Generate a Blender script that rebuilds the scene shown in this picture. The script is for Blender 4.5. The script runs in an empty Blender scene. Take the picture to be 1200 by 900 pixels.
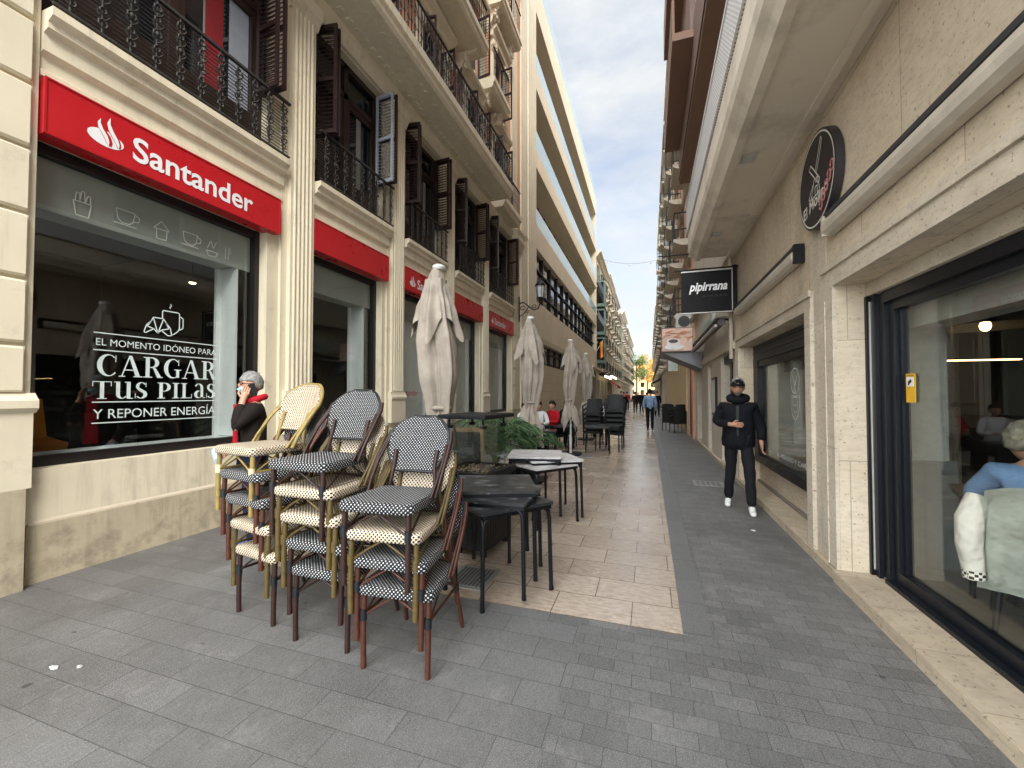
import bpy, bmesh, math, random
from mathutils import Vector, Matrix, noise
R=math.radians
random.seed(7)
scene=bpy.context.scene
COL=scene.collection
# ------------------------------------------------------------------ helpers
class MB:
    def __init__(s):
        s.v=[];s.f=[];s.mi=[];s.sm=[];s.M=None
    def add(s,vs,fs,mi=0,smooth=False):
        b=len(s.v)
        if s.M is not None: vs=[s.M@Vector(p) for p in vs]
        s.v.extend([tuple(p) for p in vs])
        for f in fs:
            s.f.append([i+b for i in f]);s.mi.append(mi);s.sm.append(smooth)
        return s
    def box(s,x0,x1,y0,y1,z0,z1,mi=0):
        if x0>x1:x0,x1=x1,x0
        if y0>y1:y0,y1=y1,y0
        if z0>z1:z0,z1=z1,z0
        vs=[(x0,y0,z0),(x1,y0,z0),(x1,y1,z0),(x0,y1,z0),(x0,y0,z1),(x1,y0,z1),(x1,y1,z1),(x0,y1,z1)]
        return s.add(vs,[(0,3,2,1),(4,5,6,7),(0,1,5,4),(1,2,6,5),(2,3,7,6),(3,0,4,7)],mi)
    def cbox(s,c,d,rz=0,mi=0,rx=0,ry=0):
        M=Matrix.Translation(Vector(c))@Matrix.Rotation(rz,4,'Z')@Matrix.Rotation(ry,4,'Y')@Matrix.Rotation(rx,4,'X')
        o=s.M; s.M=(o@M) if o is not None else M
        s.box(-d[0]/2,d[0]/2,-d[1]/2,d[1]/2,-d[2]/2,d[2]/2,mi); s.M=o
        return s
    def tube(s,path,r,n=8,closed=False,mi=0,cap=True,flat=1.0):
        P=[Vector(p) for p in path]; m=len(P)
        rr=r if isinstance(r,(list,tuple)) else [r]*m
        vs=[];up=None
        for i,p in enumerate(P):
            if closed: t=(P[(i+1)%m]-P[i-1])
            else: t=P[min(i+1,m-1)]-P[max(i-1,0)]
            if t.length<1e-9: t=Vector((0,0,1))
            t.normalize()
            if up is None:
                a=Vector((0,0,1)) if abs(t.z)<.9 else Vector((1,0,0))
                up=(a-t*a.dot(t)).normalized()
            else:
                up=(up-t*up.dot(t))
                up=up.normalized() if up.length>1e-6 else t.orthogonal().normalized()
            w=t.cross(up)
            for k in range(n):
                a=2*math.pi*k/n
                vs.append(p+(up*math.cos(a)*flat+w*math.sin(a))*rr[i])
        fs=[]
        for i in range(m if closed else m-1):
            j=(i+1)%m
            for k in range(n):
                l=(k+1)%n
                fs.append((i*n+k,j*n+k,j*n+l,i*n+l))
        s.add(vs,fs,mi,n>4)
        if cap and not closed:
            s.add(vs[:n],[tuple(range(n))],mi); s.add(vs[-n:],[tuple(range(n-1,-1,-1))],mi)
        return s
    def lathe(s,prof,c=(0,0,0),n=20,mi=0,smooth=True):
        vs=[];fs=[]
        for r,z in prof:
            for k in range(n):
                a=2*math.pi*k/n; vs.append((c[0]+r*math.cos(a),c[1]+r*math.sin(a),c[2]+z))
        for i in range(len(prof)-1):
            for k in range(n):
                l=(k+1)%n; fs.append((i*n+k,i*n+l,(i+1)*n+l,(i+1)*n+k))
        s.add(vs,fs,mi,smooth)
        s.add(vs[:n],[tuple(range(n-1,-1,-1))],mi); s.add(vs[-n:],[tuple(range(n))],mi)
        return s
    def ell(s,c,r,n=12,m=8,mi=0,fn=None):
        vs=[];fs=[]
        for i in range(m+1):
            t=math.pi*i/m
            for k in range(n):
                a=2*math.pi*k/n
                d=Vector((math.sin(t)*math.cos(a),math.sin(t)*math.sin(a),math.cos(t)))
                q=Vector((c[0]+d.x*r[0],c[1]+d.y*r[1],c[2]+d.z*r[2]))
                if fn: q=fn(d,q)
                vs.append(q)
        for i in range(m):
            for k in range(n):
                l=(k+1)%n; fs.append((i*n+k,(i+1)*n+k,(i+1)*n+l,i*n+l))
        return s.add(vs,fs,mi,True)
    def prism(s,poly,fn,t0,t1,mi=0,smooth=False):
        """poly: 2d points; fn(u,v,t)->xyz"""
        n=len(poly)
        vs=[fn(u,v,t0) for u,v in poly]+[fn(u,v,t1) for u,v in poly]
        s.add(vs,[tuple(range(n-1,-1,-1)),tuple(range(n,2*n))],mi)
        s.add(vs,[(i,(i+1)%n,n+(i+1)%n,n+i) for i in range(n)],mi,smooth)
        return s
    def sweep_y(s,prof,y0,y1,mi=0):
        """prof (x,z) polygon extruded along y"""
        return s.prism(prof,lambda u,v,t:(u,t,v),y0,y1,mi)
WL={}
def wl(o): return WL.get(o.name,Vector((0,0,0)))
def build(name,mb,mats,parent=None,at=None,label=None):
    me=bpy.data.meshes.new(name)
    base=wl(parent) if parent is not None else Vector(at or (0,0,0))
    me.from_pydata([(p[0]-base.x,p[1]-base.y,p[2]-base.z) for p in mb.v],[],mb.f)
    if not isinstance(mats,(list,tuple)): mats=[mats]
    for m in mats: me.materials.append(m)
    me.polygons.foreach_set('material_index',mb.mi); me.polygons.foreach_set('use_smooth',mb.sm)
    uv=me.uv_layers.new(name='UVMap')
    me.update()
    dat=[0.0]*(2*len(me.loops)); V=mb.v; L=me.loops
    for p in me.polygons:
        n=p.normal; ax,ay,az=abs(n.x),abs(n.y),abs(n.z)
        for li in p.loop_indices:
            q=V[L[li].vertex_index]
            if ax>=ay and ax>=az: u,v=q[1],q[2]
            elif ay>=az: u,v=q[0],q[2]
            else: u,v=q[0],q[1]
            dat[2*li]=u;dat[2*li+1]=v
    uv.data.foreach_set('uv',dat)
    o=bpy.data.objects.new(name,me); COL.objects.link(o)
    if parent is not None: o.parent=parent; WL[o.name]=base
    else: o.location=base; WL[o.name]=base
    if label:o['label']=label
    return o
def tag(o,label=None,cat=None,group=None,kind=None):
    if label:o['label']=label
    if cat:o['category']=cat
    if group:o['group']=group
    if kind:o['kind']=kind
    return o
def thing(name,loc,label,cat,group=None,rz=0):
    o=bpy.data.objects.new(name,None); COL.objects.link(o)
    o.location=loc;o.rotation_euler=(0,0,rz);o.empty_display_size=.1
    WL[o.name]=Vector(loc)
    return tag(o,label,cat,group)
def proto(name,label,cat,group=None): return thing(name,(0,0,0),label,cat,group)
def place(o,loc,rz=0,rx=0,ry=0):
    o.location=loc;o.rotation_euler=(rx,ry,rz);return o
def copy_tree(o,parent=None):
    c=o.copy(); COL.objects.link(c)
    if parent is not None:c.parent=parent
    for ch in [x for x in CH.get(o.name,[])]: copy_tree(ch,c)
    return c
CH={}
def index(o):
    ks=[x for x in bpy.data.objects if x.parent==o]
    CH[o.name]=ks
    for k in ks:index(k)
    return o
# ------------------------------------------------------------------ materials
MT={}
def nt(name):
    m=bpy.data.materials.new(name); m.use_nodes=True
    t=m.node_tree; b=t.nodes['Principled BSDF']; MT[name]=m
    return m,t,b
def N(t,typ,**k):
    n=t.nodes.new(typ)
    for a,b in k.items():
        if a in n.inputs: n.inputs[a].default_value=b
        else: setattr(n,a,b)
    return n
def mixc(t,fac,a,b,mode='MIX'):
    n=t.nodes.new('ShaderNodeMix'); n.data_type='RGBA'; n.blend_type=mode
    for s_,v in ((0,fac),(6,a),(7,b)):
        if isinstance(v,bpy.types.NodeSocket): t.links.new(v,n.inputs[s_])
        elif s_==0: n.inputs[0].default_value=v
        else: n.inputs[s_].default_value=(*v,1)
    return n.outputs[2]
def ramp(t,src,a,b,ca=0.,cb=1.):
    n=t.nodes.new('ShaderNodeMapRange'); n.inputs['From Min'].default_value=a;n.inputs['From Max'].default_value=b
    n.inputs['To Min'].default_value=ca;n.inputs['To Max'].default_value=cb
    t.links.new(src,n.inputs['Value']); return n.outputs[0]
def mapped(t,coord='Object',scale=(1,1,1),rot=(0,0,0)):
    c=N(t,'ShaderNodeTexCoord'); m=N(t,'ShaderNodeMapping'); m.inputs['Scale'].default_value=scale; m.inputs['Rotation'].default_value=rot
    t.links.new(c.outputs[coord],m.inputs['Vector']); return m.outputs[0]
def noi(t,vec,scale,detail=6,rough=.6,out=0):
    n=N(t,'ShaderNodeTexNoise'); n.inputs['Scale'].default_value=scale;n.inputs['Detail'].default_value=detail;n.inputs['Roughness'].default_value=rough
    t.links.new(vec,n.inputs['Vector']); return n.outputs[out]
def bump(t,b,h,st=.3,dist=.01,prev=None):
    n=N(t,'ShaderNodeBump'); n.inputs['Strength'].default_value=st;n.inputs['Distance'].default_value=dist
    t.links.new(h,n.inputs['Height'])
    if prev: t.links.new(prev,n.inputs['Normal'])
    t.links.new(n.outputs[0],b.inputs['Normal']); return n.outputs[0]
def plain(name,col,rough=.6,metal=0,var=.12,sc=8,bst=.1,bsc=60,spec=.5,coord='Object',dirt=None,streak=None):
    m,t,b=nt(name)
    b.inputs['Roughness'].default_value=rough;b.inputs['Metallic'].default_value=metal;b.inputs['Specular IOR Level'].default_value=spec
    v=mapped(t,coord)
    n1=noi(t,v,sc)
    c=mixc(t,ramp(t,n1,.3,.7),[x*(1-var) for x in col],[min(1,x*(1+var)) for x in col])
    if dirt:
        n2=noi(t,v,dirt[0],8,.7); c=mixc(t,ramp(t,n2,dirt[2],dirt[3]),c,dirt[1])
    if streak:
        n3=noi(t,mapped(t,coord,(5,5,.35)),2.2,8,.7); n4=noi(t,v,.7,4); mu=N(t,'ShaderNodeMath',operation='MULTIPLY'); t.links.new(ramp(t,n3,.48,.75),mu.inputs[0]); t.links.new(ramp(t,n4,.4,.65,0,.65),mu.inputs[1]); c=mixc(t,mu.outputs[0],c,streak)
    t.links.new(c,b.inputs['Base Color'])
    if bst: bump(t,b,noi(t,v,bsc),bst,.003)
    rn=ramp(t,n1,.2,.8,max(0,rough-.08),min(1,rough+.08)); t.links.new(rn,b.inputs['Roughness'])
    return m
def brickn(t,v,bw,rh,mort,offset=.5,c1=(1,1,1),c2=(.8,.8,.8),cm=(0,0,0),squash=1,sf=2,smooth=.1):
    n=N(t,'ShaderNodeTexBrick'); n.offset=offset;n.squash=squash;n.squash_frequency=sf
    n.inputs['Scale'].default_value=1;n.inputs['Brick Width'].default_value=bw;n.inputs['Row Height'].default_value=rh
    n.inputs['Mortar Size'].default_value=mort;n.inputs['Mortar Smooth'].default_value=smooth
    n.inputs['Color1'].default_value=(*c1,1);n.inputs['Color2'].default_value=(*c2,1);n.inputs['Mortar'].default_value=(*cm,1)
    t.links.new(v,n.inputs['Vector']); return n
def stonewall(name,ca,cb,bw,rh,mort=.004,rough=.75,mdark=.55,pits=True,veins=1.0,bst=.25,blockvar=.12,stain=(.2,.15,.1),stainamt=.3):
    m,t,b=nt(name)
    u=mapped(t,'UV'); v=mapped(t,'Object')
    br=brickn(t,u,bw,rh,mort,.5,(1,1,1),(1-blockvar,)*3,(mdark,)*3)
    n1=noi(t,v,1.3,8,.65); n2=noi(t,mapped(t,'Object',(1,1,3)),9,8,.7)
    c=mixc(t,ramp(t,n1,.3,.7),ca,cb)
    c=mixc(t,ramp(t,n2,.45,.75,0,.55*veins),c,[x*.62 for x in ca])
    st=noi(t,mapped(t,'Object',(1.5,1.5,.5)),1.1,9,.7)
    c=mixc(t,ramp(t,st,.52,.75,0,stainamt),c,stain)
    c=mixc(t,1.0,c,br.outputs['Color'],'MULTIPLY')
    if pits:
        vo=noi(t,v,38,4,.5); c=mixc(t,ramp(t,vo,.62,.68,0,.7),c,[x*.35 for x in ca])
    t.links.new(c,b.inputs['Base Color']); b.inputs['Roughness'].default_value=rough
    p=bump(t,b,noi(t,v,45,8,.7),bst,.004)
    bump(t,b,br.outputs['Fac'],-.5,.006,p)
    return m
def fabric(name,col,var=.15,sc=3,rough=.9,wr=.3):
    m,t,b=nt(name); v=mapped(t,'Object')
    c=mixc(t,ramp(t,noi(t,v,sc,6),.35,.7),[x*(1-var) for x in col],[x*(1+var) for x in col]); t.links.new(c,b.inputs['Base Color'])
    b.inputs['Roughness'].default_value=rough; b.inputs['Specular IOR Level'].default_value=.2
    p=bump(t,b,noi(t,v,9,5,.6),wr,.02); w=N(t,'ShaderNodeTexNoise'); w.inputs['Scale'].default_value=400; t.links.new(v,w.inputs['Vector'])
    bump(t,b,w.outputs[0],.15,.002,p); return m
def weave(name,ca,cb,fu=34,fv=34,thr=.18,soft=.25):
    """ca base, cb dots; staggered dots"""
    m,t,b=nt(name); u=mapped(t,'UV'); s=N(t,'ShaderNodeSeparateXYZ'); t.links.new(u,s.inputs[0])
    def sn(o,f):
        a=N(t,'ShaderNodeMath',operation='MULTIPLY'); t.links.new(s.outputs[o],a.inputs[0]); a.inputs[1].default_value=f*math.pi*2
        q=N(t,'ShaderNodeMath',operation='SINE'); t.links.new(a.outputs[0],q.inputs[0]); return q.outputs[0]
    mu=N(t,'ShaderNodeMath',operation='MULTIPLY'); t.links.new(sn(0,fu/2),mu.inputs[0]); t.links.new(sn(1,fv/2),mu.inputs[1])
    d=ramp(t,mu.outputs[0],thr,thr+soft)
    dn=noi(t,mapped(t,'Object'),14,5)
    c=mixc(t,d,ca,cb); c=mixc(t,ramp(t,dn,.4,.8,0,.35),c,(.12,.1,.08))
    t.links.new(c,b.inputs['Base Color']); b.inputs['Roughness'].default_value=.6; b.inputs['Specular IOR Level'].default_value=.25
    bump(t,b,mu.outputs[0],.6,.003); return m
def glassmat(name,tint=(.9,.93,.92),refl=.09,rough=.0,dark=1.0):
    m=bpy.data.materials.new(name); m.use_nodes=True; t=m.node_tree; t.nodes.clear(); MT[name]=m
    o=N(t,'ShaderNodeOutputMaterial'); tr=N(t,'ShaderNodeBsdfTransparent'); tr.inputs[0].default_value=(tint[0]*dark,tint[1]*dark,tint[2]*dark,1)
    g=N(t,'ShaderNodeBsdfGlossy'); g.inputs['Roughness'].default_value=rough; g.inputs['Color'].default_value=(1,1,1,1)
    ge=N(t,'ShaderNodeNewGeometry'); dp=N(t,'ShaderNodeVectorMath',operation='DOT_PRODUCT'); t.links.new(ge.outputs['Incoming'],dp.inputs[0]); t.links.new(ge.outputs['Normal'],dp.inputs[1])
    ab=N(t,'ShaderNodeMath',operation='ABSOLUTE'); t.links.new(dp.outputs['Value'],ab.inputs[0])
    om=N(t,'ShaderNodeMath',operation='SUBTRACT'); om.inputs[0].default_value=1; t.links.new(ab.outputs[0],om.inputs[1])
    pw=N(t,'ShaderNodeMath',operation='POWER'); t.links.new(om.outputs[0],pw.inputs[0]); pw.inputs[1].default_value=5
    fr_=ramp(t,pw.outputs[0],0,1,.03+refl*.3,.85)
    mx=N(t,'ShaderNodeMixShader'); t.links.new(fr_,mx.inputs[0]); t.links.new(tr.outputs[0],mx.inputs[1]); t.links.new(g.outputs[0],mx.inputs[2])
    t.links.new(mx.outputs[0],o.inputs[0]); return m
def emis(name,col,st):
    m,t,b=nt(name); b.inputs['Base Color'].default_value=(*col,1); b.inputs['Emission Color'].default_value=(*col,1); b.inputs['Emission Strength'].default_value=st; return m
# palette
cream=plain('cream_stucco',(.68,.61,.455),.8,var=.05,sc=1.5,bst=.25,bsc=45,dirt=(2.2,(.42,.37,.28),.55,.8),streak=(.30,.26,.19))
cream2=plain('cream_trim',(.70,.635,.48),.75,var=.05,sc=2,bst=.15,bsc=60,dirt=(3,(.45,.39,.29),.58,.82),streak=(.33,.28,.2))
plinth_m=plain('plinth_render',(.44,.38,.265),.88,var=.12,sc=3,bst=.6,bsc=28,dirt=(3.5,(.22,.185,.13),.50,.72),streak=(.16,.13,.09))
ledge_m=plain('ledge_stone',(.58,.50,.38),.8,var=.08,sc=3,bst=.5,bsc=40,dirt=(9,(.2,.13,.08),.62,.72))
pink=plain('pink_stucco',(.58,.33,.20),.85,var=.06,sc=2,bst=.2)
red=plain('red_panel',(.47,.012,.018),.30,var=.05,sc=3,bst=.0,spec=.6)
redd=plain('red_panel_return',(.42,.01,.015),.35,var=.05,bst=0)
white=plain('white_paint',(.78,.78,.78),.5,var=.03,bst=.03)
iron=plain('wrought_iron',(.010,.010,.010),.55,var=.3,bst=.2,metal=.2)
ironl=plain('weathered_iron',(.030,.028,.025),.65,var=.35,sc=20,bst=.3)
brown=plain('brown_shutter',(.020,.008,.009),.38,var=.2,sc=6,bst=.15)
brown2=plain('brown_window_wood',(.026,.013,.010),.42,var=.2,sc=6,bst=.15)
greysh=plain('grey_shutter_inside',(.30,.33,.38),.5,var=.08,bst=.1)
black=plain('black_paint',(.006,.006,.007),.45,var=.2,bst=.08,spec=.3)
blackm=plain('black_metal',(.005,.006,.008),.42,var=.25,sc=5,bst=.06,spec=.28)
anthr=plain('anthracite_frame',(.006,.008,.012),.36,var=.12,bst=.04,spec=.35)
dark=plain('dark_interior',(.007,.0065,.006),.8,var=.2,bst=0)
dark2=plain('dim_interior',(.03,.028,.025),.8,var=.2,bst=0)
glass=glassmat('shop_glass',refl=.05)
glassd=glassmat('tinted_glass',tint=(.5,.52,.52),refl=.08)
def opaqueglass(name,col,rough=.04,spec=.9):
    m,t,b=nt(name); b.inputs['Base Color'].default_value=(*col,1); b.inputs['Roughness'].default_value=rough; b.inputs['Specular IOR Level'].default_value=spec
    bump(t,b,noi(t,mapped(t,'Object'),.8,2),.03,.05); return m
wglass=opaqueglass('window_glass',(.008,.010,.012),spec=.7)
bglass=opaqueglass('balustrade_glass',(.45,.60,.62),.10,1.0)
frost=plain('frosted_film',(.36,.37,.34),.5,var=.05,sc=1,bst=0)
curtain=plain('blind_fabric',(.50,.50,.47),.8,var=.05,sc=2,bst=.0)
redcur=plain('red_curtain',(.22,.01,.015),.8,bst=0)
trav=stonewall('travertine_wall',(.52,.43,.31),(.66,.565,.43),1.05,1.0,.004,mdark=.58,stainamt=.5,blockvar=.14,veins=1.0,bst=.15)
travt=stonewall('travertine_trim',(.50,.43,.33),(.62,.55,.44),3.0,1.1,.003,mdark=.7,stainamt=.35,veins=1.0)
kerbst=stonewall('threshold_stone',(.42,.34,.24),(.52,.44,.33),1.2,.5,.003,stainamt=.5)
bstone=stonewall('beige_block_wall',(.50,.42,.30),(.56,.48,.35),.9,.42,.006,mdark=.62,pits=False,veins=.3,stainamt=.12,blockvar=.06)
bandst=stonewall('pale_band_stone',(.70,.60,.44),(.76,.66,.50),1.5,3,.008,mdark=.7,pits=False,veins=.2,stainamt=.08,blockvar=.06)
soffit=plain('soffit_plaster',(.70,.63,.52),.85,var=.05,sc=1.2,bst=.1,dirt=(1.2,(.34,.30,.25),.5,.8))
brownwall=plain('brown_render',(.26,.16,.115),.8,var=.08,sc=2,bst=.3)
brownlt=plain('brown_cladding',(.24,.16,.13),.7,var=.06,sc=2,bst=.2)
perf,tp,bp=nt('perforated_panel')
_vo=N(tp,'ShaderNodeTexVoronoi'); _vo.inputs['Scale'].default_value=22; _vo.inputs['Randomness'].default_value=0; tp.links.new(mapped(tp,'UV'),_vo.inputs['Vector'])
tp.links.new(mixc(tp,ramp(tp,_vo.outputs['Distance'],.2,.3),(.18,.18,.18),(.72,.72,.72)),bp.inputs['Base Color'])
orangew=plain('orange_render',(.60,.34,.22),.85,var=.08,sc=1,bst=.15)
greyst=plain('aluminium',(.50,.49,.46),.35,metal=.35,var=.1,bst=.05)
greyd=plain('dark_grey',(.035,.035,.037),.6,bst=.1)
fab=fabric('beige_canvas',(.345,.30,.25),.16,5)
strapm=fabric('canvas_strap',(.34,.30,.25),.1,3)
polem=plain('white_pole',(.62,.62,.60),.4,bst=.05)
skin=plain('skin',(.50,.27,.18),.55,var=.08,sc=12,bst=.05)
skin2=plain('skin_tanned',(.40,.20,.13),.55,var=.08,sc=12,bst=.05)
def blackfab(n,c): return fabric(n,c,.2,5,.85,.5)
jacket=blackfab('black_puffer',(.005,.0055,.008)); trous=blackfab('black_trousers',(.009,.0095,.012)); brownj=blackfab('dark_brown_jacket',(.014,.011,.009))
navy=blackfab('navy_trousers',(.012,.016,.045)); redf=blackfab('red_sweater',(.42,.01,.02)); denim=blackfab('light_blue_shirt',(.20,.30,.44))
hairg=fabric('grey_hair',(.25,.25,.24),.4,30,.7,.8); hairb=fabric('dark_hair',(.015,.011,.009),.3,30,.6,.8); hairw=fabric('grey_blonde_hair',(.27,.23,.17),.4,30,.7,.8)
maskm=fabric('blue_face_mask',(.35,.60,.68),.08,5); shoew=plain('white_shoe',(.70,.70,.68),.5,bst=.05); capm=blackfab('black_cap',(.006,.005,.005))
marbd,t_,b_=nt('dark_marble_top')
_v=mapped(t_,'Object',(1.5,4,1)); _n=noi(t_,_v,3,10,.75); 
t_.links.new(mixc(t_,ramp(t_,_n,.53,.66),(.022,.023,.025),(.24,.245,.25)),b_.inputs['Base Color']); b_.inputs['Roughness'].default_value=.32
marbl,t_,b_=nt('light_marble_top')
_v=mapped(t_,'Object',(1.5,4,1)); _n=noi(t_,_v,3,10,.75); 
t_.links.new(mixc(t_,ramp(t_,_n,.45,.6),(.58,.57,.56),(.40,.38,.37)),b_.inputs['Base Color']); b_.inputs['Roughness'].default_value=.3
def rattan(name,c):
    m,t,b=nt(name); v=mapped(t,'Object'); n=noi(t,v,25,6,.7)
    t.links.new(mixc(t,ramp(t,n,.3,.7),[x*.7 for x in c],[x*1.25 for x in c]),b.inputs['Base Color']); b.inputs['Roughness'].default_value=.40; b.inputs['Specular IOR Level'].default_value=.35
    bump(t,b,n,.2,.003); return m
fr_brown=rattan('rattan_tube_dark_brown',(.030,.013,.010)); fr_red=rattan('rattan_tube_reddish',(.070,.024,.014)); fr_olive=rattan('rattan_tube_olive',(.095,.066,.022)); fr_gold=rattan('rattan_tube_gold',(.27,.20,.065))
wv_bw=weave('weave_black_white',(.005,.007,.011),(.66,.68,.68),84,84,.46,.16); wv_cb=weave('weave_cream_black',(.66,.56,.42),(.012,.008,.006),84,84,.05,.2)
wrapb=plain('dark_wrap',(.006,.007,.010),.4,bst=.3,bsc=200); wrapc=plain('cream_wrap',(.62,.53,.33),.45,bst=.3,bsc=200)
# fix weave scale: finer on backs
wv_bwf=weave('fine_weave_black_white',(.005,.007,.011),(.62,.64,.64),96,96,.46,.18)
wv_cbf=weave('fine_weave_cream_black',(.66,.56,.42),(.012,.008,.006),84,84,.05,.2)
# ------------------------------------------------------------------ text
def text_geo(s,offset=0.0):
    cu=bpy.data.curves.new('t','FONT'); cu.body=s; cu.offset=offset; cu.resolution_u=4
    ob=bpy.data.objects.new('t',cu); COL.objects.link(ob); bpy.context.view_layer.update()
    dg=bpy.context.evaluated_depsgraph_get(); me=bpy.data.meshes.new_from_object(ob.evaluated_get(dg))
    vs=[tuple(v.co) for v in me.vertices]; fs=[tuple(p.vertices) for p in me.polygons]
    bpy.data.objects.remove(ob); bpy.data.curves.remove(cu); bpy.data.meshes.remove(me)
    return vs,fs
def text(mb,s,org,right,up,w,h=None,mi=0,offset=0.0,slant=0):
    vs,fs=text_geo(s,offset)
    x0=min(v[0] for v in vs);x1=max(v[0] for v in vs);y0=min(v[1] for v in vs);y1=max(v[1] for v in vs)
    sx=w/(x1-x0); sy=sx if h is None else h/(y1-y0)
    o=Vector(org);r=Vector(right);u=Vector(up)
    mb.add([o+r*((v[0]-x0)*sx+slant*(v[1]-y0)*sy)+u*((v[1]-y0)*sy) for v in vs],fs,mi)
def line2d(mb,pts,fn,w,mi=0):
    """flat strips along 2d polyline"""
    for (a,b),(c,d) in zip(pts,pts[1:]):
        L=math.hypot(c-a,d-b) or 1e-6; nx,ny=-(d-b)/L*w/2,(c-a)/L*w/2
        mb.add([fn(a+nx,b+ny),fn(a-nx,b-ny),fn(c-nx,d-ny),fn(c+nx,d+ny)],[(0,1,2,3)],mi)
def serif_glyph(ch):
    """list of polygons (quads strips) in unit height; returns polys,width"""
    P=[]
    def q(*p):P.append(list(p))
    def bar(x0,x1,y0,y1):P.append([(x0,y0),(x1,y0),(x1,y1),(x0,y1)])
    def ring(cx,cy,rx,ry,ix,iy,irx,iry,a0,a1,n=18):
        for i in range(n):
            a=R(a0+(a1-a0)*i/n);b=R(a0+(a1-a0)*(i+1)/n)
            P.append([(cx+rx*math.cos(a),cy+ry*math.sin(a)),(cx+rx*math.cos(b),cy+ry*math.sin(b)),(ix+irx*math.cos(b),iy+iry*math.sin(b)),(ix+irx*math.cos(a),iy+iry*math.sin(a))])
    if ch in 'CG':
        ring(.42,.5,.42,.5,.47,.5,.27,.455,48,318); bar(.70,.735,.66,.96)
        if ch=='G': bar(.60,.75,.04,.42); bar(.5,.86,.42,.46); return P,.88
        return P,.82
    if ch=='A':
        q((.05,0),(.10,0),(.44,1),(.38,1)); q((.36,1),(.50,1),(.86,0),(.66,0)); bar(.18,.66,.30,.345); bar(-.04,.22,0,.045); bar(.58,.96,0,.045); return P,.94
    if ch=='R':
        bar(.1,.28,0,1); bar(0,.4,0,.045); bar(0,.4,.955,1); ring(.38,.74,.33,.26,.36,.74,.16,.215,-90,90,12); bar(.28,.38,.48,.525);
        q((.40,.52),(.56,.46),(.80,.06),(.62,.0)); bar(.66,.88,0,.045); return P,.88
    if ch=='P':
        bar(.1,.28,0,1); bar(0,.4,0,.045); bar(0,.4,.955,1); ring(.38,.72,.33,.28,.36,.72,.16,.235,-90,90,12); bar(.28,.38,.44,.485); return P,.74
    if ch=='T':
        bar(.32,.50,0,1); bar(.2,.62,0,.045); bar(0,.82,.955,1); bar(0,.035,.72,.96); bar(.785,.82,.72,.96); return P,.86
    if ch=='I':
        bar(.1,.28,0,1);bar(0,.38,0,.045);bar(0,.38,.955,1);return P,.42
    if ch=='L':
        bar(.1,.28,0,1);bar(0,.66,0,.045);bar(0,.38,.955,1);bar(.63,.665,.04,.28);return P,.70
    if ch=='u':
        bar(.1,.28,.25,1);ring(.36,.27,.26,.27,.40,.27,.12,.22,180,330,12);bar(.58,.76,.045,1);bar(0,.2,.955,1);bar(.48,.66,.955,1);bar(.6,.88,0,.045);return P,.90
    if ch in 's':
        ring(.33,.74,.27,.26,.35,.74,.13,.215,30,250,12); ring(.33,.26,.29,.26,.29,.26,.13,.215,-150,75,12); q((.18,.50),(.26,.64),(.50,.48),(.40,.34)); bar(.54,.575,.70,.98); bar(.02,.055,.02,.32); return P,.68
    if ch=='a':
        ring(.33,.72,.27,.28,.30,.72,.13,.235,0,160,12); bar(.43,.60,.08,.74); ring(.30,.26,.27,.26,.36,.26,.14,.21,70,330,14); bar(.58,.72,0,.045); return P,.72
    return P,.35
def serif_word(mb,word,org,right,up,nrm,w,h,mi=0):
    gl=[];x=0
    for c in word:
        P,wd=serif_glyph(c); gl.append((P,x)); x+=wd+.06
    sx=w/(x-.06); o=Vector(org);r=Vector(right);u=Vector(up);n=Vector(nrm);k=0
    for P,x0 in gl:
        for p in P:
            mb.add([o+r*((a+x0)*sx)+u*(b*h)+n*(.00015*k) for a,b in p],[tuple(range(len(p)))],mi); k=(k+1)%23
def wall_open(mb,X,sg,y0,y1,z0,z1,ops,depth,mi=0,rmi=None):
    """wall face at x=X, outward normal sg*x, with openings (a,b,c,d)=(y,y,z,z)"""
    ys=sorted({y0,y1,*[min(max(v,y0),y1) for o in ops for v in o[:2]]}); zs=sorted({z0,z1,*[min(max(v,z0),z1) for o in ops for v in o[2:4]]})
    for a,b in zip(ys,ys[1:]):
        run=None
        for c,d in zip(zs,zs[1:]):
            ym,zm=(a+b)/2,(c+d)/2
            hole=any(o[0]<ym<o[1] and o[2]<zm<o[3] for o in ops)
            if not hole:
                if run is None: run=[c,d]
                else: run[1]=d
            if hole or d==zs[-1]:
                if run: 
                    q=[(X,a,run[0]),(X,b,run[0]),(X,b,run[1]),(X,a,run[1])]
                    mb.add(q,[(0,1,2,3) if sg>0 else (3,2,1,0)],mi); run=None
    XI=X-sg*depth
    for o in ops:
        a,b,c,d=o[:4]
        mb.add([(X,a,c),(XI,a,c),(XI,a,d),(X,a,d)],[(0,1,2,3)],mi if rmi is None else rmi)
        mb.add([(X,b,c),(XI,b,c),(XI,b,d),(X,b,d)],[(3,2,1,0)],mi if rmi is None else rmi)
        mb.add([(X,a,c),(X,b,c),(XI,b,c),(XI,a,c)],[(0,1,2,3)],mi if rmi is None else rmi)
        mb.add([(X,a,d),(X,b,d),(XI,b,d),(XI,a,d)],[(3,2,1,0)],mi if rmi is None else rmi)
def shell(mb,xf,xb,y0,y1,z0,z1,mi=0):
    """closed box minus the face at xf (street side)"""
    mb.add([(xf,y0,z0),(xb,y0,z0),(xb,y0,z1),(xf,y0,z1),(xf,y1,z0),(xb,y1,z0),(xb,y1,z1),(xf,y1,z1)],[(0,1,2,3),(4,7,6,5),(1,5,6,2),(3,2,6,7)],mi)
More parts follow.
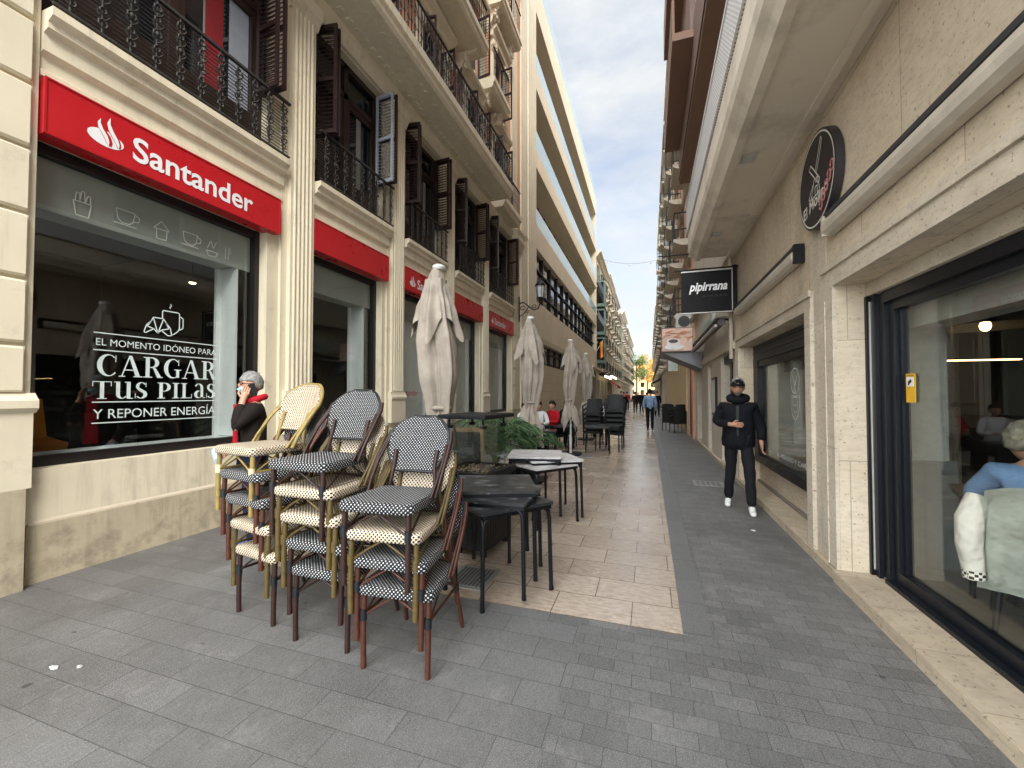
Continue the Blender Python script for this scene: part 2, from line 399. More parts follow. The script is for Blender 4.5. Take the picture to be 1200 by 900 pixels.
# ------------------------------------------------------------------ ground
def paving():
    m,t,b=nt('grey_granite_pavers'); v=mapped(t,'Object')
    s=N(t,'ShaderNodeSeparateXYZ'); t.links.new(v,s.inputs[0])
    big=brickn(t,v,.46,.20,.0025,.45,(1,1,1),(.78,.78,.78),(.42,.42,.42)); sm=brickn(t,mapped(t,'Object'),.20,.105,.0022,.5,(1,1,1),(.76,.76,.76),(.48,.48,.48))
    wv=noi(t,v,.5,3); 
    add=N(t,'ShaderNodeMath',operation='ADD'); t.links.new(s.outputs[0],add.inputs[0]); add.inputs[1].default_value=.45
    sel=ramp(t,add.outputs[0],-.01,.01)
    pat=mixc(t,sel,(0,0,0),(0,0,0)); pn=pat.node; t.links.new(big.outputs['Color'],pn.inputs[6]); t.links.new(sm.outputs['Color'],pn.inputs[7])
    n1=noi(t,v,1.2,8,.65); n2=noi(t,mapped(t,'Object',(7,2,1),(0,0,.5)),9,8,.75); n3=noi(t,v,170,3,.7)
    c=mixc(t,ramp(t,n1,.3,.7),(.098,.096,.094),(.185,.183,.178))
    c=mixc(t,ramp(t,n2,.38,.70,0,.7),c,(.062,.061,.059))
    c=mixc(t,ramp(t,n3,.50,.66,0,.9),c,(.28,.28,.275))
    st=noi(t,v,.55,10,.75); c=mixc(t,ramp(t,st,.50,.72,0,.55),c,(.07,.066,.06))
    sp=noi(t,v,5.5,3,.5); c=mixc(t,ramp(t,sp,.72,.74,0,.8),c,(.04,.04,.04)); gm=N(t,'ShaderNodeTexVoronoi'); gm.inputs['Scale'].default_value=2.2; t.links.new(v,gm.inputs['Vector']); c=mixc(t,ramp(t,gm.outputs['Distance'],.03,.045,.7,0),c,(.045,.043,.04)); gw=noi(t,mapped(t,'Object',(1,1,1),(0,0,.9)),2.6,9,.8); c=mixc(t,ramp(t,gw,.54,.68,0,.5),c,(.26,.255,.24))
    c=mixc(t,1.0,c,pat,'MULTIPLY'); t.links.new(c,b.inputs['Base Color'])
    t.links.new(ramp(t,n1,.3,.7,.42,.62),b.inputs['Roughness'])
    p=bump(t,b,n3,.2,.001); p=bump(t,b,n2,.35,.004,p)
    f=mixc(t,sel,(0,0,0),(0,0,0)); fn=f.node; t.links.new(big.outputs['Fac'],fn.inputs[6]); t.links.new(sm.outputs['Fac'],fn.inputs[7])
    bump(t,b,f,-.6,.004,p)
    g=MB(); g.box(-200,200,-120,400,-.3,0); o=build('pavement',g,m); tag(o,kind='structure')
    # travertine strip
    m,t,b=nt('tan_travertine_slabs'); v=mapped(t,'Object')
    br=brickn(t,v,.55,.335,.004,.5,(1,1,1),(.80,.77,.74),(.32,.27,.22),1,2)
    n1=noi(t,v,1.1,8,.6); n2=noi(t,mapped(t,'Object',(3,9,1)),4,8,.75); n3=noi(t,v,60,4,.6)
    c=mixc(t,ramp(t,n1,.3,.7),(.42,.345,.27),(.52,.44,.36))
    c=mixc(t,ramp(t,n2,.43,.62,0,.85),c,(.30,.225,.165)); c=mixc(t,ramp(t,noi(t,mapped(t,'Object',(5,14,1)),5,6,.7),.60,.66,0,.8),c,(.15,.10,.065))
    c=mixc(t,ramp(t,noi(t,v,.6,9,.75),.45,.7,0,.55),c,(.27,.22,.18))
    c=mixc(t,1.0,c,br.outputs['Color'],'MULTIPLY'); t.links.new(c,b.inputs['Base Color'])
    t.links.new(ramp(t,n1,.3,.7,.15,.33),b.inputs['Roughness'])
    p=bump(t,b,n2,.25,.004); p=bump(t,b,n3,.12,.002,p); bump(t,b,br.outputs['Fac'],-.6,.005,p)
    g=MB(); g.box(-3.3,.2,2.91,200,.0,.004); o=build('stone_path',g,m,at=(-1.5,2.91,0)); tag(o,kind='structure')
    g=MB(); g.box(.2,.375,2.912,200,.0,.006)
    m,t,b=nt('edge_setts'); v=mapped(t,'Object'); br=brickn(t,v,.6,.42,.004,0,(1,1,1),(.85,.85,.85),(.45,.45,.45)); n3=noi(t,v,140,3,.6)
    c=mixc(t,ramp(t,n3,.45,.7,0,.8),(.105,.105,.103),(.24,.24,.235)); t.links.new(mixc(t,1.0,c,br.outputs['Color'],'MULTIPLY'),b.inputs['Base Color']); b.inputs['Roughness'].default_value=.42
    o=build('path_edging',g,m); tag(o,kind='structure')
paving()
def plate(name,x,y,w,d,label,cat,rz=0,grid=True):
    t=thing(name,(x,y,.0),label,cat)
    a=MB(); a.box(x-w/2,x+w/2,y-d/2,y+d/2,.001,.010); a.box(x-w/2+.03,x+w/2-.03,y-d/2+.03,y+d/2-.03,.010,.012)
    build('rim',a,plain('plate_rim_'+name,(.22,.22,.21),.5,bst=.3),t)
    g=MB()
    if grid:
        n=int(w/.035)
        for i in range(n):
            xx=x-w/2+.04+(w-.08)*i/(n-1); g.box(xx-.007,xx+.007,y-d/2+.04,y+d/2-.04,.012,.017)
    else:
        for i in range(5):
            for j in range(4): g.box(x-w/2+.05+i*(w-.1)/5,x-w/2+.05+i*(w-.1)/5+.05,y-d/2+.04+j*(d-.08)/4,y-d/2+.04+j*(d-.08)/4+.04,.012,.0145)
    build('cover',g,plain('plate_cover_'+name,(.07,.07,.07),.55,bst=.3) ,t)
plate('access_cover',.98,7.9,.5,.42,'grey square access cover set in the dark paving left of the walking man','access cover',grid=False)
plate('drain_grate',-1.42,3.25,.34,.40,'dark drain grate under the dark marble tables','drain grate')
plate('drain_grate',-1.53,10.4,.42,.34,'dark drain grate in the tan slabs before the black chair stacks','drain grate')
def litter(x,y,s,seed,label):
    rnd=random.Random(seed); g=MB(); n=9
    top=[(x+s*.6*(.6+.5*rnd.random())*math.cos(2*math.pi*i/n),y+s*.4*(.5+.6*rnd.random())*math.sin(2*math.pi*i/n),.003+.008*rnd.random()) for i in range(n)]
    g.add([(x,y,.011)]+top,[(0,i+1,(i+1)%n+1) for i in range(n)]); g.add([(p[0],p[1],.001) for p in top]+top,[(i,(i+1)%n,n+(i+1)%n,n+i) for i in range(n)])
    tag(build('litter',g,plain('paper_scrap%d'%seed,(.45,.45,.43),.8,var=.2),at=(x,y,0)),label,'litter')
litter(1.12,5.36,.055,1,'crumpled white paper scrap on the grey paving in front of the walking man')
litter(-3.21,1.45,.05,2,'torn white paper scrap near the wall at the bottom left')
litter(-3.08,1.50,.03,3,'small white paper fleck just right of the torn scrap')
# ------------------------------------------------------------------ ornate railing
def ring_pts(c,r,ax,n=8,a0=0,a1=360):
    out=[]
    for i in range(n+(0 if a1-a0==360 else 1)):
        a=R(a0+(a1-a0)*i/n)
        out.append((c[0],c[1]+r*math.cos(a),c[2]+r*math.sin(a)))
    return out
def railing(parent,x,y0,y1,z0,z1,ornate=True,step=.2,label=None):
    g=MB(); h=z1-z0
    g.box(x-.02,x+.02,y0,y1,z1-.02,z1+.01); g.box(x-.012,x+.012,y0,y1,z0,z0+.02)
    if ornate:
        for k in range(1,17): 
            z=z0+h*k/17; g.box(x-.05,x-.042,y0,y1,z-.004,z+.004)
    n=max(2,int((y1-y0)/step)); 
    for i in range(n):
        y=y0+(y1-y0)*(i+.5)/n
        if ornate:
            g.tube([(x,y,z0),(x,y,z1)],.011,5,cap=False)
            for f,r_ in ((.14,.034),(.3,.026),(.5,.038),(.7,.026),(.86,.034)):
                z=z0+h*f
                g.tube(ring_pts((x+.012,y,z),r_,0,7),.008,4,closed=True)
            for f in (.22,.42,.6,.78):
                z=z0+h*f
                for s in(-1,1): g.tube([(x,y,z-.03),(x+.01,y+s*.035,z),(x+.02,y+s*.05,z+.03),(x+.02,y+s*.03,z+.045)],.008,4,cap=False)
            g.ell((x+.01,y,z0+h*.5),(.02,.022,.03),6,4)
        else:
            g.box(x-.007,x+.007,y-.007,y+.007,z0,z1)
            if step>.1:
              for f in(.35,.65): g.tube(ring_pts((x,y,z0+h*f),.03,0,6),.006,4,closed=True)
    return build('railing',g,ironl if ornate else iron,parent,label=label)
def shutter(parent,c,w,h,ang,mat,name='shutter',thick=.035,label=None,n=26):
    """louvered leaf hinged at c (x,y,z bottom); extends along direction ang (in xy)"""
    g=MB(); g.M=Matrix.Translation(Vector(c))@Matrix.Rotation(ang,4,'Z')
    g.box(0,.045,-thick/2,thick/2,0,h);g.box(w-.045,w,-thick/2,thick/2,0,h)
    for z in (0,h*.5-.03,h-.06): g.box(.045,w-.045,-thick/2,thick/2,z,z+.06)
    for i in range(n):
        z=.07+(h-.14)*i/(n-1)
        if abs(z-h*.5)<.04: continue
        g.cbox((w/2,0,z),(w-.09,.032,.009),rx=R(40))
    g.M=None
    return build(name,g,mat,parent,label=label)
# ------------------------------------------------------------------ bank building
XF=-4.8; XG=-5.0
bank=thing('bank_building',(-4.8,8,0),'cream stuccoed bank building with fluted pilasters, big shop windows and iron balconies','building')
bays=[(1.98,4.16),(4.9,6.66),(7.3,8.92),(9.62,11.38),(12.02,14.3)]
shopz=(.93,3.72)
ops=[(a,b,*shopz) for a,b in bays]+[(a,b,4.74,7.28) for a,b in bays]
up_c=[3.6,6.1,8.5,10.9,13.0]
ops2=[(c-.55,c+.55,7.98,10.15) for c in up_c]+[(c-.5,c+.5,11.0,13.1) for c in up_c]+[(c-.5,c+.5,14.2,16.1) for c in up_c]
g=MB(); wall_open(g,-4.8,1,-2,14.35,.48,7.6,ops,.2)
g.box(-4.8,-4.72,14.35,17.68,0,20.2)   # corner pier
shell(g,-4.8,-11,-2,17.68,0,20.2)
build('wall',g,cream,bank)
g=MB(); wall_open(g,-4.8,1,-2,14.35,7.6,20.2,ops2,.22); build('wall',g,pink,bank,label='salmon pink upper wall')
g=MB()
# sloped ledge under windows and plinth
for y0,y1 in bays:
    g.prism([(XG-.02,.47),(-4.79,.47),(-4.79,.49),(XG+.02,.925),(XG-.02,.925)],lambda u,v,t:(u,t,v),y0+.003,y1-.003)
build('window_ledge',g,ledge_m,bank)
g=MB(); g.box(-5.1,-4.785,1.97,14.35,0,.475); g.box(-5.1,-4.70,-2,1.93,0,.80); 
for y0,y1 in [(4.5,4.9),(7.0,7.3),(9.2,9.62),(11.6,12.02)]: g.box(-5.05,-4.70,y0-.15,y1+.02,0,.90)
g.box(-4.9,-4.70,14.33,17.68,0,1.0)
build('plinth',g,plinth_m,bank)
# big rusticated pier at left
g=MB(); 
zs=[.8,1.42]; g.box(-4.9,-4.70,-2,1.96,.8,1.40); 
g.prism([(-4.9,1.40),(-4.70,1.40),(-4.66,1.44),(-4.66,1.50),(-4.69,1.53),(-4.72,1.56),(-4.9,1.56)],lambda u,v,t:(u,t,v),-2,1.975)
g.box(-4.9,-4.745,-2,1.955,1.56,7.5)
z=1.565
for z2 in [1.96+.527*k for k in range(11)]:
    g.box(-4.9,-4.71,-2,1.905,z,z2-.03)
    g.prism([(-4.71,z),(-4.69,z+.018),(-4.69,z2-.048),(-4.71,z2-.03)],lambda u,v,t:(u,t,v),-2,1.89); z=z2
build('rusticated_pier',g,cream2,bank)
# pilasters
pil=[(4.44,4.86),(6.86,7.26),(9.12,9.56),(11.5,11.96)]
for (a,b) in pil:
    g=MB(); g.box(-4.9,-4.76,a-.10,b+.02,.9,7.25)
    g.box(-4.8,-4.70,a,b,1.6,7.15)
    n=5
    for i in range(n):
        yy=a+.03+(b-a-.06)*(i+.5)/n; w=(b-a-.06)/n*.30
        g.lathe([(w,1.62),(w,7.1)],(-4.70,yy,0),8)
    g.box(-4.8,-4.68,a-.04,b+.04,1.0,1.46)
    g.prism([(-4.8,1.46),(-4.66,1.46),(-4.66,1.50),(-4.69,1.55),(-4.70,1.60),(-4.8,1.60)],lambda u,v,t:(u,t,v),a-.05,b+.05)
    g.prism([(-4.8,7.0),(-4.70,7.0),(-4.66,7.1),(-4.62,7.15),(-4.60,7.3),(-4.8,7.3)],lambda u,v,t:(u,t,v),a-.04,b+.04)
    build('pilaster',g,cream2,bank)
# cornice band above signs per bay
g=MB()
for i,(a,b) in enumerate(bays):
    a2=a-.03 if i else -2; a2=1.965 if i==0 else pil[i-1][1]+.021; b2=pil[i][0]-.101 if i<4 else 14.5
    pr=[(-4.82,4.19),(-4.74,4.19),(-4.74,4.24),(-4.77,4.26),(-4.77,4.37),(-4.72,4.40),(-4.72,4.54),(-4.66,4.57),(-4.66,4.62),(-4.60,4.66),(-4.60,4.73),(-4.82,4.73)]
    g.sweep_y(pr,a2,b2)
build('sill_cornice',g,cream2,bank)
# frieze + long balcony slab
g=MB(); g.sweep_y([(-4.82,7.3),(-4.74,7.3),(-4.70,7.36),(-4.66,7.45),(-4.64,7.55),(-4.82,7.55)],-2,14.4)
build('frieze',g,cream2,bank)
g=MB(); g.sweep_y([(-4.82,7.552),(-3.98,7.552),(-3.93,7.6),(-3.93,7.68),(-3.88,7.72),(-3.88,7.88),(-4.82,7.88)],-2,11.9)
g.sweep_y([(-4.82,7.552),(-4.38,7.552),(-4.33,7.6),(-4.33,7.68),(-4.28,7.72),(-4.28,7.88),(-4.82,7.88)],12.3,14.1)
for k in range(70):   # dentil-like relief under the slab
    yy=-1.9+k*.2
    if yy<11.8: g.box(-4.55,-4.47,yy,yy+.09,7.53,7.552); g.box(-4.2,-4.13,yy,yy+.06,7.54,7.552)
build('balcony_slab',g,cream2,bank)
railing(bank,-3.95,-1.5,11.85,7.9,8.75,False,.11)
railing(bank,-4.33,12.35,14.05,7.9,8.75,False,.11)
g=MB()
for y0,y1,x,z0,z1 in ((-1.5,11.85,-3.95,7.9,8.75),):
    for i in range(60):
        y=y0+(y1-y0)*(i+.5)/60; g.tube([(x,y-.08,z0+.1),(x+.01,y+.02,z0+.25),(x,y-.03,z0+.42),(x,y+.07,z0+.6),(x,y-.02,z1-.1)],.010,4,cap=False)
build('railing_scrolls',g,ironl,bank)
# first floor windows
for i,(a,b) in enumerate(bays):
    f=MB(); x0,x1=-5.0,-4.93; m=(a+b)/2; z0,z1=4.745,7.275
    for y in (a+.003,m-.05,b-.083): f.box(x0,x1,y,y+(.10 if y==m-.05 else .08),z0,z1)
    f.box(x0,x1,a+.08,b-.08,6.65,6.75);f.box(x0,x1,a+.08,b-.08,z1-.1,z1)
    for (p,q) in ((a+.083,m-.05),(m+.05,b-.083)):
        for y in (p,q-.07): f.box(x0+.01,x1-.015,y,y+.07,z0,6.65)
        f.box(x0+.01,x1-.015,p+.07,q-.07,z0,z0+.5); f.box(x0+.01,x1-.015,p+.07,q-.07,6.55,6.65)
    w=build('window',f,brown2,bank)
    p=MB(); p.box(-5.01,-5.0,a,b,z0,z1); build('pane',p,wglass,w)
    c=MB()
    for s in (0,1):
        yy=(a+.18 if s==0 else m+.35); c=MB(); c.box(-4.998,-4.992,yy,yy+.12,5.2,6.6); build('blind',c,plain('dim_blind',(.22,.22,.21),.8,bst=0) if 'dim_blind' not in MT else MT['dim_blind'],w)
    if i==0:
        c=MB(); c.box(-4.997,-4.991,b-.72,b-.5,5.2,6.6); build('curtain',c,redcur,w)
        c=MB(); c.box(-4.997,-4.99,b-.42,b-.16,5.2,6.6); build('panel',c,greysh,w)
    hz=5.62; hh=1.68
    sl=R(0)
    if i>0: 
        shutter(bank,(-4.86,a+.05,hz-.12),.42,hh,R(8),brown)
        shutter(bank,(-4.86,a+.11,hz-.12),.40,hh,R(14),brown)
    shutter(bank,(-4.86,b-.13,hz-.12),.40,hh,R(-6),greysh if i==1 else brown,label='pale grey louvred shutter leaf' if i==1 else None)
    shutter(bank,(-4.86,b-.06,hz-.12),.42,hh,R(-2),brown)
    ra=bays[i][0]+.0 if i else 1.97; rb=pil[i][0]-.11 if i<4 else 14.2
    if i: ra=pil[i-1][1]+.03
    railing(bank,-4.62,ra,rb,4.76,5.50,True,.2)
# shop windows
for i,(a,b) in enumerate(bays):
    f=MB(); z0,z1=shopz
    f.box(-5.03,-4.95,a+.004,a+.05,z0,z1-.003);f.box(-5.03,-4.93,b-.07,b-.004,z0,z1-.003);f.box(-5.03,-4.94,a+.05,b-.07,z0,z0+.09);f.box(-5.03,-4.94,a+.05,b-.07,z1-.1,z1-.003)
    w=build('shop_window',f,plain('shopfront_frame%d'%i,(.007,.005,.006),.4,bst=.05) if i==0 else MT['shopfront_frame0'],bank)
    p=MB(); p.box(-5.005,-4.995,a+.05,b-.07,z0+.09,z1-.1); build('pane',p,glass,w)
    s=MB() # frosted band and white inner reveal
    s.box(-5.03,-5.02,a+.05,b-.07,3.17,z1-.1) ; s.box(-5.30,-5.04,a+.05,b-.30,3.17,3.20)
    build('frosted_band',s,frost,w)
    s=MB(); s.box(-5.34,-5.03,b-.25,b-.22,z0+.09,3.62); s.box(-5.34,-5.30,b-.30,b-.25,z0,3.2); s.box(-5.40,-5.03,a,b-.25,z0+.05,z0+.085)
    if i>=2: s.box(-5.12,-5.10,a+.08,b-.30,z0+.09,3.2)
    build('reveal_panel',s,white,w)
# first window lettering
W0=[o for o in bpy.data.objects if o.name.startswith('shop_window')][0]
glass_x=-4.990
letters=MB(); fn=lambda u,v:(glass_x,u,v)
nx=(0,1,0);up=(0,0,1)
for (ya,yb,z) in ((2.47,3.66,2.14),(2.47,3.66,1.975),(2.47,3.66,1.475),(2.47,3.66,1.275)): line2d(letters,[(ya,z),(yb,z)],fn,.010)
text(letters,'EL MOMENTO IDÓNEO PARA',(glass_x,2.49,2.02),nx,up,1.15,.085)
text(letters,'Y REPONER ENERGÍA',(glass_x,2.48,1.315),nx,up,1.16,.115)
serif_word(letters,'CARGAR',(glass_x,2.50,1.725),nx,up,(1,0,0),1.15,.215)
serif_word(letters,'Tus PILas'.replace('Tus','Tus'),(glass_x,2.47,1.505),nx,up,(1,0,0),1.18,.17)
# cup and croissant
def P(pts,w=.011): line2d(letters,[(2.88+p[0]*.38,2.17+p[1]*.32) for p in pts],fn,w)
P([(.45,.62),(.45,.85),(.47,.9),(.86,.9),(.9,.86),(.9,.35),(.86,.25),(.76,.14),(.72,.12)])
P([(.9,.78),(1.0,.72),(1.0,.38),(.9,.3)])
P([(.66,1.0),(.63,1.04),(.68,1.1),(.65,1.16)],.008)
P([(0,.1),(.06,.34),(.18,.5),(.22,.62),(.48,.62),(.54,.5),(.66,.32),(.70,.08),(.6,.06),(.42,.22),(.34,.1),(.24,.24),(.04,.08),(0,.1)])
P([(.22,.62),(.34,.1)]);P([(.48,.62),(.34,.1)]);P([(.18,.5),(.08,.3),(.24,.24)]);P([(.54,.5),(.62,.3),(.42,.22)])
build('lettering',letters,plain('pale_vinyl',(.62,.72,.70),.5,bst=0),W0)
ic=MB()
def I(y,pts,s=.13): line2d(ic,[(y+p[0]*s,3.27+p[1]*s) for p in pts],lambda u,v:(-4.9895,u,v),.007)
cup=[(0,.8),(.1,.2),(.3,0),(.7,0),(.9,.2),(1,.8),(0,.8)]
I(2.30,[(0,.5),(.15,-.5),(.85,-.5),(1,.5),(0,.5)]);I(2.30,[(.1,.5),(.15,1.1),(.35,1.1),(.35,.5),(.45,1.3),(.6,1.3),(.65,.5),(.8,1.1),(.95,1.0),(.95,.5)])
for yy in (2.62,3.24): I(yy,cup,.16);I(yy,[(1,.7),(1.25,.6),(1.2,.3),(.9,.25)],.16);I(yy,[(-.1,-.1),(1.1,-.1)],.16)
I(2.95,[(0,.4),(.5,1),(1,.4),(0,.4)],.15);I(2.95,[(.15,.4),(.2,-.3),(.8,-.3),(.85,.4)],.15)
I(3.50,[(.1,.2),(.4,.9),(.6,.3),(.9,1)],.14); I(3.50,[(0,0),(1,0),(.8,-.4),(.2,-.4),(0,0)],.14)
I(3.70,[(.3,-.3),(.3,.9)],.12);I(3.70,[(.6,-.3),(.6,.9),(.8,.9),(.8,.3),(.6,.3)],.12)
build('decal',ic,plain('faint_vinyl',(.55,.57,.52),.5,bst=0),W0)
w3=[o for o in bpy.data.objects if o.name.startswith('shop_window')][2]
t_=MB(); text(t_,'Santander',(-4.99,7.55,1.52),nx,up,.75); build('lettering',t_,redd,w3)
# interior
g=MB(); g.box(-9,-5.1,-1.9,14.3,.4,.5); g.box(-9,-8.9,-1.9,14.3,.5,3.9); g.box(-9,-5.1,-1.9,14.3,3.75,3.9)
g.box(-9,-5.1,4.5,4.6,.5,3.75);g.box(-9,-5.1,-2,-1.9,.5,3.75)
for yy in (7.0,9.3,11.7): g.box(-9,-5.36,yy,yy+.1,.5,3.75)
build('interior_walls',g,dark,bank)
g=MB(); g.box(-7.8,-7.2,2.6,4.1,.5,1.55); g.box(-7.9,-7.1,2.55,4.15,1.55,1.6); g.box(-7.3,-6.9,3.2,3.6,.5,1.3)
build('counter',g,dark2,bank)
# orange chair inside
oc=thing('lounge_chair',(-6.0,2.25,.5),'orange upholstered chair seen inside the first shop window','chair')
g=MB(); g.prism([(-6.35,1.0),(-5.75,.95),(-5.72,1.05),(-6.1,1.1),(-6.2,1.5),(-6.36,1.52)],lambda u,v,t:(u,t,v),2.1,2.65); build('seat',g,plain('orange_fabric',(.55,.20,.02),.8),oc)
for (x,y) in ((-6.3,2.15),(-6.3,2.6),(-5.8,2.15),(-5.8,2.6)):
    g=MB(); g.tube([(x,y,.5),(x,y,1.0)],.015,6); build('leg',g,black,oc)
for (x,y,lb) in ((-6.2,2.45,'warm ceiling spot inside the first shop window near the left pier'),(-6.4,4.3,'warm ceiling spot deep in the first shop window on the right')):
    t=thing('ceiling_lamp',(x,y,3.2),lb,'lamp'); g=MB(); g.lathe([(.005,3.75),(.005,3.25),(.05,3.24),(.06,3.2)],(x,y,0),12); build('body',g,black,t)
    g=MB(); g.ell((x,y,3.2),(.045,.045,.02),10,6); build('bulb',g,emis('spot_glow'+str(y),(1,.75,.4),6),t)
# quoin strip on corner pier
g=MB()
for k in range(8): g.box(-4.72,-4.70,14.5,14.85,1.3+k*.62,1.3+k*.62+.52)
g.box(-4.72,-4.66,15.3,15.9,0,20); g.box(-4.72,-4.68,16.4,17.66,0,20)
g.sweep_y([(-4.72,7.0),(-4.66,7.0),(-4.5,7.3),(-4.5,7.45),(-4.45,7.6),(-4.72,7.6)],14.3,15.3)
build('quoin',g,cream2,bank)
g=MB(); g.box(-4.72,-4.705,14.9,15.25,7.7,20); build('pink_strip',g,pink,bank)
# upper floors
rs=random.Random(3)
def ornament(g,c,s,seed=0):
    r=random.Random(seed)
    for k in range(16):
        a=r.random()*6.28; rr=r.random()*s
        g.ell((c[0]+r.random()*.08,c[1]+rr*math.cos(a)*.9,c[2]+rr*math.sin(a)),(.06,.05+r.random()*.06,.04+r.random()*.06),6,4)
    for k in range(6):
        a=r.random()*6.28; g.tube(ring_pts((c[0]+.09,c[1]+s*.6*math.cos(a),c[2]+s*.6*math.sin(a)),.08+r.random()*.05,0,8),.025,5,closed=True)
for fl,(z0,z1) in enumerate(((7.98,10.15),(11.0,13.1),(14.2,16.1))):
    for c in up_c:
        hw=.55 if fl==0 else .5
        f=MB()
        for y in (c-hw+.003,c-.04,c+hw-.073): f.box(-5.0,-4.94,y,y+.07,z0,z1)
        f.box(-5.0,-4.94,c-hw+.07,c+hw-.07,z1-.1,z1-.003); f.box(-5.0,-4.94,c-hw+.07,c+hw-.07,z0+1.4,z0+1.48)
        w=build('window',f,brown2,bank); p=MB(); p.box(-5.01,-5.001,c-hw,c+hw,z0,z1); build('pane',p,wglass,w)
        f=MB()  # surround
        f.box(-4.8,-4.70,c-hw-.2,c-hw-.01,z0,z1+.05); f.box(-4.8,-4.70,c+hw+.01,c+hw+.2,z0,z1+.05)
        f.sweep_y([(-4.8,z1+.05),(-4.68,z1+.05),(-4.66,z1+.2),(-4.55,z1+.28),(-4.53,z1+.36),(-4.8,z1+.38)],c-hw-.3,c+hw+.3)
        ornament(f,(-4.78,c,z1+.5),.28,int(c*10)+fl)
        for s in(-1,1): ornament(f,(-4.74,c+s*(hw+.12),z1-.25),.12,int(c*7)+fl+s)
        build('window_surround',f,cream2,bank)
        shutter(bank,(-4.84,c+hw-.02,z0+.1),.42,z1-z0-.25,R(-8),brown,n=20)
        if fl==0: shutter(bank,(-4.84,c-hw+.02,z0+.1),.42,z1-z0-.25,R(10),brown,n=20)
# projecting balconies
for (a,b,z,xo) in ((6.6,10.15,10.62,-4.05),(11.2,12.7,10.62,-4.28),(-1,5.4,10.62,-4.05),(7.4,9.6,13.85,-4.2),(11.9,13.9,13.85,-4.25)):
    g=MB(); g.sweep_y([(-4.8,z),(xo-.05,z),(xo,z+.06),(xo,z+.14),(xo+.05,z+.18),(xo+.05,z+.32),(-4.8,z+.32)],a,b); 
    for y in (a+.15,b-.35): g.sweep_y([(-4.8,z-.5),(-4.7,z-.45),(-4.5,z-.12),(xo-.15,z-.05),(xo-.15,z-.001),(-4.8,z-.001)],y,y+.2); ornament(g,(-4.6,y+.1,z-.2),.14,int(y*9))
    build('balcony_slab',g,cream2,bank)
    railing(bank,xo,a+.04,b-.04,z+.34,z+1.25,False,.14)
g=MB(); g.sweep_y([(-4.8,17.2),(-4.5,17.3),(-4.4,17.6),(-4.2,17.8),(-4.2,18.1),(-4.8,18.1)],-2,14.9); build('cornice',g,cream2,bank)
g=MB(); g.lathe([(.05,7.6),(.05,18)],(-4.70,9.85,0),10); build('drainpipe',g,plain('copper_pipe',(.12,.06,.04),.5),bank)
# signs
SG=[('red fascia sign with white flame emblem and large white lettering over the first shop window',0),
('plain red fascia sign over the second shop window',1),('red fascia sign partly hidden by the nearest parasol, over the third shop window',2),
('plain red fascia sign just right of the nearest parasol, over the fourth shop window',3),('red lettered fascia sign over the last shop window by the street lamp',4)]
sy=[(1.97,4.26),(4.88,6.70),(7.28,8.98),(9.58,11.42),(11.98,14.4)]
def flame(mb,y,z,s,x):
    # ellipse body
    f3=lambda u,v:(x,y+u*s,z+v*s)
    n=24; mb.add([f3(.5+.5*math.cos(2*math.pi*i/n),.27+.27*math.sin(2*math.pi*i/n)) for i in range(n)],[tuple(range(n))],0)
    x+=.0015
    def leaf(p,mi):
        mb.add([(x+ (0.0015 if mi==0 else 0),y+a*s,z+b*s) for a,b in p],[(i,i+1,len(p)-2-i,len(p)-1-i) for i in range(len(p)//2-1)],mi)
    def band(c,w0,w1,mi):
        L=[(a-w/2,b) for (a,b),w in zip(c,w0)]; Rr=[(a+w/2,b) for (a,b),w in zip(c,w0)]
        leaf(L+Rr[::-1],mi)
    cA=[(.62,.06),(.60,.2),(.52,.38),(.40,.56),(.36,.72),(.40,.86)]
    cB=[(.86,.12),(.84,.25),(.76,.42),(.64,.62),(.58,.82),(.62,1.04)]
    band([(a-.02,b) for a,b in cA],(.10,.2,.25,.22,.14,.02),0,1); band([(a-.0,b) for a,b in cB],(.10,.16,.24,.22,.14,.02),0,1)
    x+=.0015
    band([(a-.06,b) for a,b in cA],(.02,.09,.14,.13,.08,.01),0,2); band([(a-.02,b) for a,b in cB],(.02,.10,.15,.14,.09,.01),0,2)
for lb,i in SG:
    a,b=sy[i]; t=thing('fascia_sign',(-4.7,(a+b)/2,3.7),lb,'sign','red fascia signs over the shop windows')
    g=MB(); g.box(-4.88,-4.69,a,b,3.70,4.165); build('board',g,red,t)
    g=MB(); g.box(-4.69,-4.682,a-.004,b+.004,3.697,3.712); g.box(-4.69,-4.682,a-.004,b+.004,4.155,4.17); g.box(-4.69,-4.682,a-.004,a+.01,3.712,4.155); g.box(-4.69,-4.682,b-.01,b+.004,3.712,4.155); build('edge_trim',g,redd,t)
    if i in (0,2,4):
        k=1 if i==0 else .86; y0=a+.27 if i==0 else a+.16
        g=MB(); flame(g,y0,3.81,.27*k,-4.687); build('emblem',g,[white,red,white],t)
        g=MB(); text(g,'Santander',(-4.684,y0+.34*k,3.80),(0,1,0),(0,0,1),1.27*k,.24*k,offset=.018)
        for v in range(len(g.v)): pass
        build('lettering',g,white,t)
